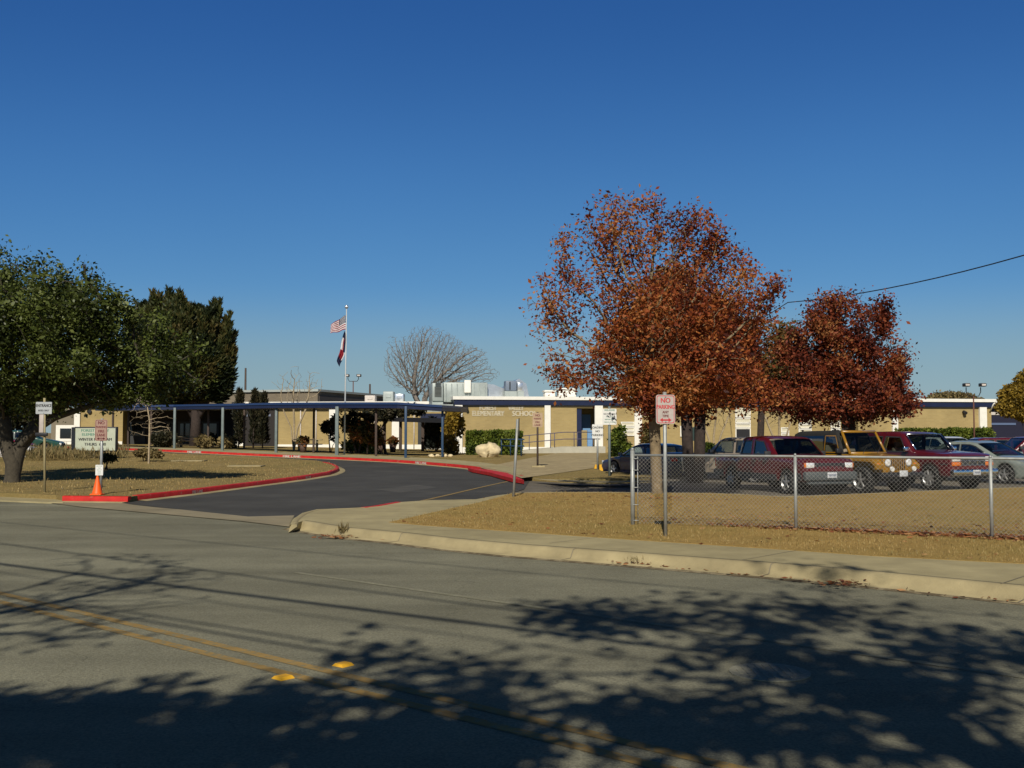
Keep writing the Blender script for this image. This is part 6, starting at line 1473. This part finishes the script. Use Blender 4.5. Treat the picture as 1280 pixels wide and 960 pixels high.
# --- mustard jeep
def jeep():
    t = groundcar('parked_jeep', 'mustard yellow open bodied jeep with black soft top and round headlights', 'jeep', 1060, 31.9, R(-64))
    p = PT['must']
    tub = Car(1.50, 1.2, .0, [(.85, .55), (.85, 1.08), (.80, 1.12), (-1.72, 1.10), (-1.78, 1.06), (-1.78, .55)], .50, [], .4, 3.6, 0)
    tub.body(p, t, 'tub')
    hood = MB(); vs = []
    for x, w, z0, z1 in ((.84, .66, .62, 1.13), (1.25, .60, .62, 1.12), (1.84, .53, .62, 1.07), (1.90, .52, .64, 1.03)):
        vs += [(x, -w, z0), (x, -w, z1 - .05), (x, -w + .06, z1), (x, 0, z1 + .03), (x, w - .06, z1), (x, w, z1 - .05), (x, w, z0)]
    hood.add(vs, [(r_ * 7 + j, r_ * 7 + j + 1, (r_ + 1) * 7 + j + 1, (r_ + 1) * 7 + j) for r_ in range(3) for j in range(6)] + [tuple(range(21, 28))], 0); hood.build('hood', p, t)
    gm = MB(); gm.rbox((1.93, 0, .83), (.06, 1.12, .50), .04); gr = gm.build('grille', p, t)
    gm = MB()
    for k in range(7): gm.rbox((1.958, -.24 + k * .08, .84), (.012, .042, .32), .005)
    gm.build('grille_slot', M['dark'], gr)
    for sg in (1, -1):
        mb = MB(); mb.tube([(1.95, sg * .40, .90), (1.985, sg * .40, .90), (1.995, sg * .40, .90)], [.105, .105, .07], 20); mb.build('headlight', M['lamp'], t)
        mb = MB(); mb.tube([(1.95, sg * .40, .90), (1.975, sg * .40, .90)], .122, 20); mb.build('headlight_ring', M['chrome'], t)
        mb = MB(); mb.rbox((1.90, sg * .70, .84), (.08, .12, .10), .02); mb.build('turn_signal', M['amber'], t)
        mb = MB(); mb.tube([(2.12, sg * .42, .73), (2.17, sg * .42, .73)], [.075, .07], 16); mb.tube([(2.1, sg * .42, .6), (2.12, sg * .42, .72)], .02, 6); mb.build('fog_lamp', M['lamp'], t)
        fl = MB(); y0, y1 = (.50, .84)
        poly = [(1.88, .72), (1.90, .80), (1.74, .92), (1.15, .94), (.98, .90), (.78, .62), (.70, .52), (.64, .52), (.74, .70), (.92, .97), (1.12, 1.0), (1.78, .985), (1.97, .84), (1.95, .72)]
        fl.prism([(x, z) for x, z in poly], -1 * sg * y0 if False else 0, .34, 0, Matrix(((1, 0, 0), (0, 0, sg), (0, 1, 0))), (0, sg * y0, 0)); fl.build('front_fender', p, t)
        rf = MB(); poly = [(-.62, .52), (-.72, .72), (-.9, .90), (-1.45, .90), (-1.62, .72), (-1.7, .52), (-1.76, .52), (-1.68, .76), (-1.49, .96), (-.87, .96), (-.66, .76), (-.55, .52)]
        rf.prism(poly, 0, .12, 0, Matrix(((1, 0, 0), (0, 0, sg), (0, 1, 0))), (0, sg * .75, 0)); rf.build('fender_flare', M['plast'], t)
        st = MB(); st.rbox((.0, sg * .78, .45), (1.3, .12, .06), .02); st.build('side_step', M['dark'], t)
        d_ = MB(); tub.side([(.62, 1.07), (.66, .62), (.52, .54), (-.20, .54), (-.24, 1.07)], sg, .012, d_, 0); tub.ribbon([(.62, 1.07), (.66, .62), (.52, .54), (-.20, .54), (-.24, 1.07)], sg, d_, .016, .015, 1, True); dd_ = d_.build('door', [p, M['dark']], t)
        hb_ = MB(); hb_.rbox((-.12, sg * .785, .95), (.12, .03, .03), .008); hb_.build('handle', M['dark'], dd_)
        # soft top side, with windows
        top = Car(1.44, 1.1, .16, [(.5, 1.12), (.22, 1.74), (.12, 1.79), (-1.5, 1.77), (-1.66, 1.70), (-1.76, 1.12)], 1.11, [], .4, 3.6, 0)
        top.win = [[(-.32, 1.17), (-.32, 1.66), (-1.5, 1.64), (-1.6, 1.17)], [(.40, 1.17), (.18, 1.66), (-.24, 1.66), (-.24, 1.17)]]; top.pan = [((.5, 1.12), (.22, 1.74), .02, .95), ((-1.66, 1.70), (-1.76, 1.12), .15, .9)]
        if sg == 1: top.body(mat('soft_top', (.016, .016, .015), .85, .15, 5), t, 'soft_top')
        wn_ = MB(); top.side([(-.32, 1.17), (-.32, 1.66), (-1.5, 1.64), (-1.6, 1.17)], sg, .006, wn_); wn_.build('side_window', M['tglass'], t)
        wn_ = MB(); top.side([(.40, 1.17), (.18, 1.66), (-.24, 1.66), (-.24, 1.17)], sg, .006, wn_); top.ribbon([(.40, 1.17), (.18, 1.66), (-.24, 1.66), (-.24, 1.17)], sg, wn_, .03, .018, 1, True); wn_.build('side_window', [M['cglass'], p], t)
        mirror(t, .55, sg * .78, 1.22, M['dark'])
    a, b = Vector((.82, 0, 1.12)), Vector((.44, 0, 1.78)); w = .70; n_ = Vector((.866, 0, .5)).normalized() * .035
    wf = MB()
    for (p0, p1) in (((a.x, -w, a.z), (b.x, -w + .05, b.z)), ((a.x, w, a.z), (b.x, w - .05, b.z)), ((a.x, -w, a.z + .03), (a.x, w, a.z + .03)), ((b.x, -w + .05, b.z), (b.x, w - .05, b.z))): wf.tube([p0, p1], .042, 6)
    wf.build('windshield_frame', p, t)
    gl = MB(); gl.add([(a.x + .012, -w, a.z), (a.x + .012, w, a.z), (b.x + .012, w - .05, b.z), (b.x + .012, -w + .05, b.z)], [(0, 1, 2, 3)]); gl.build('windshield', M['cglass'], t); cabin(t, .05, .80, .36, M['trimtan'], False)
    wp = MB(); 
    for y in (-.25, .3): wp.tube([(a.x + .05, y, a.z + .02), (a.x - .08, y + .28, a.z + .24)], .008, 4)
    wp.build('wiper', M['dark'], t)
    mb = MB(); mb.rbox((2.08, 0, .56), (.14, 1.62, .15), .03); mb.build('front_bumper', M['dark'], t); mb = MB(); mb.rbox((-1.86, 0, .56), (.12, 1.5, .14), .03); mb.build('rear_bumper', M['dark'], t)
    mb = MB(); mb.rbox((2.165, .0, .60), (.012, .31, .17), .06); mb.build('license_plate', M['plate'], t)
    mb = MB(); mb.box((.1, 0, .45), (3.2, .8, .22)); mb.build('chassis', M['dark'], t)
    for x in (1.3, -1.15): both(lambda sg: wheel(t, x, sg * .70, .39, .25, 5))
    sp = MB(); sp.tube([(-1.82, .1, .98), (-2.05, .1, .98)], .37, 24); sp.build('spare_wheel', M['black'], t)
    for sg in (1, -1): mb = MB(); mb.rbox((-1.8, sg * .64, .85), (.05, .12, .18), .01); mb.build('tail_light', M['redl'], t)
    return t
jeep()
# --- dark red two door utility with chrome grille
def bronco():
    t = groundcar('parked_suv', 'large dark red two door utility with chrome grille, right of the yellow jeep', 'suv', 1145, 34.0, R(-66)); t.scale = (.95, .93, .97)
    c = Car(1.98, 1.12, .17, [(2.34, .5), (2.36, .75), (2.34, 1.08), (2.2, 1.14), (1.2, 1.2), (.82, 1.23), (.32, 1.72), (.12, 1.79), (-.7, 1.82), (-1.75, 1.80), (-2.0, 1.72), (-2.26, 1.18), (-2.3, .7), (-2.3, .5)], .46, [1.45, -1.3], .46, 4.7, .05)
    p = PT['dred']; c.win = [[(.52, 1.2), (.22, 1.66), (-.45, 1.68), (-.55, 1.2)], [(-.70, 1.2), (-.58, 1.68), (-1.75, 1.66), (-2.0, 1.2)]]; c.pan = [((.82, 1.23), (.32, 1.72), .03, .97), ((-2.0, 1.72), (-2.26, 1.18), .1, .95)]; c.body(p, t); cabin(t, .05, .74, .45, M['trimtan'])
    windows(c, t, [[(.52, 1.2), (.22, 1.66), (-.45, 1.68), (-.55, 1.2)], [(-.70, 1.2), (-.58, 1.68), (-1.75, 1.66), (-2.0, 1.2)]])
    doors(c, t, [[(.62, 1.15), (.68, .62), (-.55, .60), (-.60, 1.15)]], p, [(-.42, 1.05)])
    mb = MB(); c.pane((.82, 1.23), (.32, 1.72), mb, .11, off=.03, ends=(.03, .97)); mb.build('windshield', M['cglass'], t)
    mb = MB(); q = c.hw(.8, 1.23) - .09
    for sg in (1, -1): mb.tube([(.86, sg * q, 1.26), (.36, sg * (c.hw(.32, 1.72) - .09), 1.755)], .022, 6)
    mb.tube([(.36, -(c.hw(.32, 1.72) - .09), 1.755), (.37, 0, 1.775), (.36, (c.hw(.32, 1.72) - .09), 1.755)], .02, 6); mb.build('windshield_trim', M['chrome'], t)
    mb = MB(); c.pane((-2.0, 1.72), (-2.26, 1.18), mb, .12, off=.03, ends=(.1, .95)); mb.build('rear_window', M['tglass'], t)
    mb = MB(); mb.rbox((2.44, 0, .58), (.18, 1.96, .22), .05); mb.build('front_bumper', M['chrome'], t)
    mb = MB(); mb.rbox((2.36, 0, .44), (.1, 1.6, .14), .03); mb.build('air_dam', M['plast'], t)
    mb = MB(); mb.rbox((-2.36, 0, .58), (.16, 1.9, .2), .05); mb.build('rear_bumper', M['chrome'], t)
    mb = MB(); mb.rbox((2.375, 0, .93), (.05, 1.02, .30), .02); gr = mb.build('grille', M['plast'], t); mb = MB()
    for z in (.80, .93, 1.06): mb.rbox((2.405, 0, z), (.02, 1.02, .025), .008)
    for y in (-.51, -.17, .17, .51): mb.rbox((2.405, y, .93), (.02, .022, .28), .008)
    mb.build('grille_bars', M['chrome'], gr)
    for sg in (1, -1):
        headlamp(t, (2.365, sg * .72, .99), (.07, .34, .15)); mb = MB(); mb.rbox((2.365, sg * .72, .84), (.07, .36, .12), .02); mb.build('turn_signal', M['amber'], t)
        mb = MB(); mb.rbox((-2.27, sg * .86, 1.0), (.08, .16, .4), .02); mb.build('tail_light', M['redl'], t); mirror(t, .62, sg * .96, 1.28, M['chrome'], (.09, .24, .17))
        mb = MB(); c.ribbon([(2.25, .83), (1.95, .83)], sg, mb, .04, .012); c.ribbon([(.92, .83), (-.8, .83)], sg, mb, .04, .012); mb.build('side_moulding', M['plast'], t)
    plate(t, 2.54, .58)
    for x in (1.45, -1.3): both(lambda sg: wheel(t, x, sg * .84, .39, .25, 8))
    return t
bronco()
# --- sedans
def sedan(name, label, px, Y, h, p, coupe=False, sc=1.0, x=None, plates=True, off=-.15):
    t = groundcar(name, label, 'car', px, Y, h, off)
    if coupe: prof = [(2.15, .30), (2.22, .5), (2.12, .66), (1.3, .82), (.92, .88), (.1, 1.28), (-.2, 1.36), (-.7, 1.37), (-1.1, 1.32), (-1.75, 1.04), (-2.05, .98), (-2.17, .90), (-2.2, .5), (-2.15, .3)]; ws = [1.28, -1.25]; A, B = (.92, .88), (.1, 1.28); C, D = (-1.1, 1.32), (-1.75, 1.04)
    else: prof = [(2.25, .28), (2.33, .5), (2.22, .70), (1.5, .87), (1.05, .94), (.2, 1.36), (-.15, 1.43), (-.8, 1.43), (-1.15, 1.38), (-1.75, 1.08), (-2.15, 1.03), (-2.28, .92), (-2.32, .5), (-2.25, .28)]; ws = [1.36, -1.34]; A, B = (1.05, .94), (.2, 1.36); C, D = (-1.15, 1.38), (-1.75, 1.08)
    c = Car(1.74, .90 if not coupe else .86, .24, prof, .22, ws, .385, 4.6, .13, .5); b = A[1] + .02
    c.win = [[(.66, b), (.12, 1.19), (-.12, 1.26), (-.62, 1.27), (-.66, .95)], [(-.74, .95), (-.72, 1.27), (-1.02, 1.24), (-1.48, 1.03)]] if coupe else [[(.78, b), (.22, 1.27), (-.02, 1.33), (-.38, 1.34), (-.38, .99)], [(-.46, .99), (-.46, 1.34), (-.95, 1.31), (-1.45, 1.04)]]
    c.pan = [(A, B, .03, .98), (C, D, .08, .95)]; c.body(p, t); cabin(t, .0, .42, .38)
    if coupe: windows(c, t, [[(.66, b), (.12, 1.19), (-.12, 1.26), (-.62, 1.27), (-.66, .95)], [(-.74, .95), (-.72, 1.27), (-1.02, 1.24), (-1.48, 1.03)]]); doors(c, t, [[(.78, .84), (.84, .34), (-.62, .34), (-.72, .88)]], p, [(-.52, .80, p)])
    else: windows(c, t, [[(.78, b), (.22, 1.27), (-.02, 1.33), (-.38, 1.34), (-.38, .99)], [(-.46, .99), (-.46, 1.34), (-.95, 1.31), (-1.45, 1.04)]]); doors(c, t, [[(.9, .90), (.92, .32), (-.38, .32), (-.41, .93)], [(-.43, .93), (-.40, .32), (-.92, .32), (-1.2, .72), (-1.2, .95)]], p, [(-.28, .86, p), (-1.08, .88, p)])
    mb = MB(); c.pane(A, B, mb, .12, off=.03, ends=(.03, .98)); mb.build('windshield', M['cglass'], t)
    mb = MB(); c.pane(C, D, mb, .14, off=.03, ends=(.08, .95)); mb.build('rear_window', M['tglass'], t)
    fx, rx = prof[1][0], -prof[-2][0]
    for sg in (1, -1):
        headlamp(t, (fx - .17, sg * .60, .60), (.26, .34, .15)); mb = MB(); mb.rbox((fx - .30, sg * .745, .62), (.22, .06, .1), .015); mb.build('turn_signal', M['amber'], t)
        mb = MB(); mb.rbox((-rx + .02, sg * .60, .80), (.1, .30, .15), .03); mb.build('tail_light', M['redl'], t); mirror(t, .70, sg * .84, b + .06, p, (.1, .17, .12))
    mb = MB(); mb.rbox((fx - .02, 0, .56), (.1, .74, .12), .03); mb.rbox((fx - .0, 0, .36), (.1, 1.1, .12), .03); mb.build('grille', M['dark'], t)
    plate(t, fx + .06, .44); plate(t, -rx - .03, .62, False)
    for x_ in ws: both(lambda sg: wheel(t, x_, sg * .76, .325, .2, 5))
    t.scale = (sc, sc, sc); return t
sedan('parked_car', 'pale silver green sedan at the right edge behind the last fence post', 1232, 37.6, R(-62), PT['silver'])
sedan('parked_car', 'dark blue coupe facing away behind the slim red oak trunk', 812, 42.6, R(122), PT['navy'], True, 1.0, off=-.22)
# --- taupe utility behind the red one and other parked cars
def wagon(label, px, Y, h, p, low=False, sc=1.0, off=-.15):
    t = groundcar('parked_suv', label, 'suv', px, Y, h, off)
    c = Car(1.78, 1.0, .15, [(2.15, .42), (2.18, .7), (2.1, .95), (1.1, 1.05), (.85, 1.08), (.3, 1.55), (.1, 1.62), (-1.8, 1.64), (-2.05, 1.56), (-2.18, 1.05), (-2.2, .42)], .38, [1.35, -1.3], .40, 4.36, .06); c.win = [[(.55, 1.12), (.22, 1.52), (-.38, 1.54), (-.38, 1.12)], [(-.5, 1.12), (-.5, 1.54), (-1.15, 1.54), (-1.15, 1.12)], [(-1.27, 1.12), (-1.27, 1.54), (-1.82, 1.52), (-1.96, 1.12)]]; c.pan = [((.85, 1.08), (.3, 1.55), .04, .97), ((-2.05, 1.56), (-2.18, 1.05), .08, .95)]; c.body(p, t); cabin(t, .1, .6)
    windows(c, t, [[(.55, 1.12), (.22, 1.52), (-.38, 1.54), (-.38, 1.12)], [(-.5, 1.12), (-.5, 1.54), (-1.15, 1.54), (-1.15, 1.12)], [(-1.27, 1.12), (-1.27, 1.54), (-1.82, 1.52), (-1.96, 1.12)]])
    doors(c, t, [[(.68, 1.04), (.74, .5), (-.42, .48), (-.44, 1.05)], [(-.46, 1.05), (-.44, .48), (-.95, .48), (-1.2, .85), (-1.2, 1.05)]], p, [(-.3, .97), (-1.08, .97)])
    mb = MB(); c.pane((.85, 1.08), (.3, 1.55), mb, .1, off=.03, ends=(.04, .97)); mb.build('windshield', M['cglass'], t)
    mb = MB(); c.pane((-2.05, 1.56), (-2.18, 1.05), mb, .1, off=.03, ends=(.08, .95)); mb.build('rear_window', M['tglass'], t)
    mb = MB(); mb.rbox((2.18, 0, .52), (.2, 1.7, .24), .05); mb.build('front_bumper', M['plast'], t); mb = MB(); mb.rbox((-2.2, 0, .52), (.2, 1.7, .24), .05); mb.build('rear_bumper', M['plast'], t)
    mb = MB(); mb.rbox((2.18, 0, .82), (.06, 1.0, .18), .02); mb.build('grille', M['dark'], t)
    for sg in (1, -1):
        headlamp(t, (2.16, sg * .66, .82), (.08, .26, .16)); mb = MB(); mb.rbox((-2.17, sg * .78, 1.0), (.06, .12, .35), .02); mb.build('tail_light', M['redl'], t); mirror(t, .62, sg * .85, 1.16, M['plast'])
    for x_ in (1.35, -1.3): both(lambda sg: wheel(t, x_, sg * .77, .35, .22, 5))
    t.scale = (sc, sc, sc); return t
wagon('taupe grey utility showing above the bed of the dark red pickup', 926, 38.6, R(128), PT['taupe'], off=-.22)
wagon('very dark red wagon parked behind the silver sedan at the right edge', 1282, 45.5, R(178), PT['dred'], off=-.2)
wagon('dark red low wagon seen over the roof of the silver sedan', 1225, 50.0, R(176), PT['red'], sc=.95, off=-.2)
sedan('parked_car', 'white car whose roof shows just right of the large dark red utility', 1188, 52.0, R(-80), PT['white'], off=-.05)
sedan('parked_car', 'bright red car at the far left behind the live oak trunk', -12, 62, R(10), PT['bright'], off=.25)
sedan('parked_car', 'white car at the far left in front of the bright red one', -14, 56.5, R(12), PT['white'], off=.1)
sedan('parked_car', 'dark green car seen between the live oak trunk and the entrance sign', 30, 66, R(14), PT['grn'], off=.3)
print('objects', len(bpy.data.objects), 'polys', sum(len(m.polygons) for m in bpy.data.meshes))
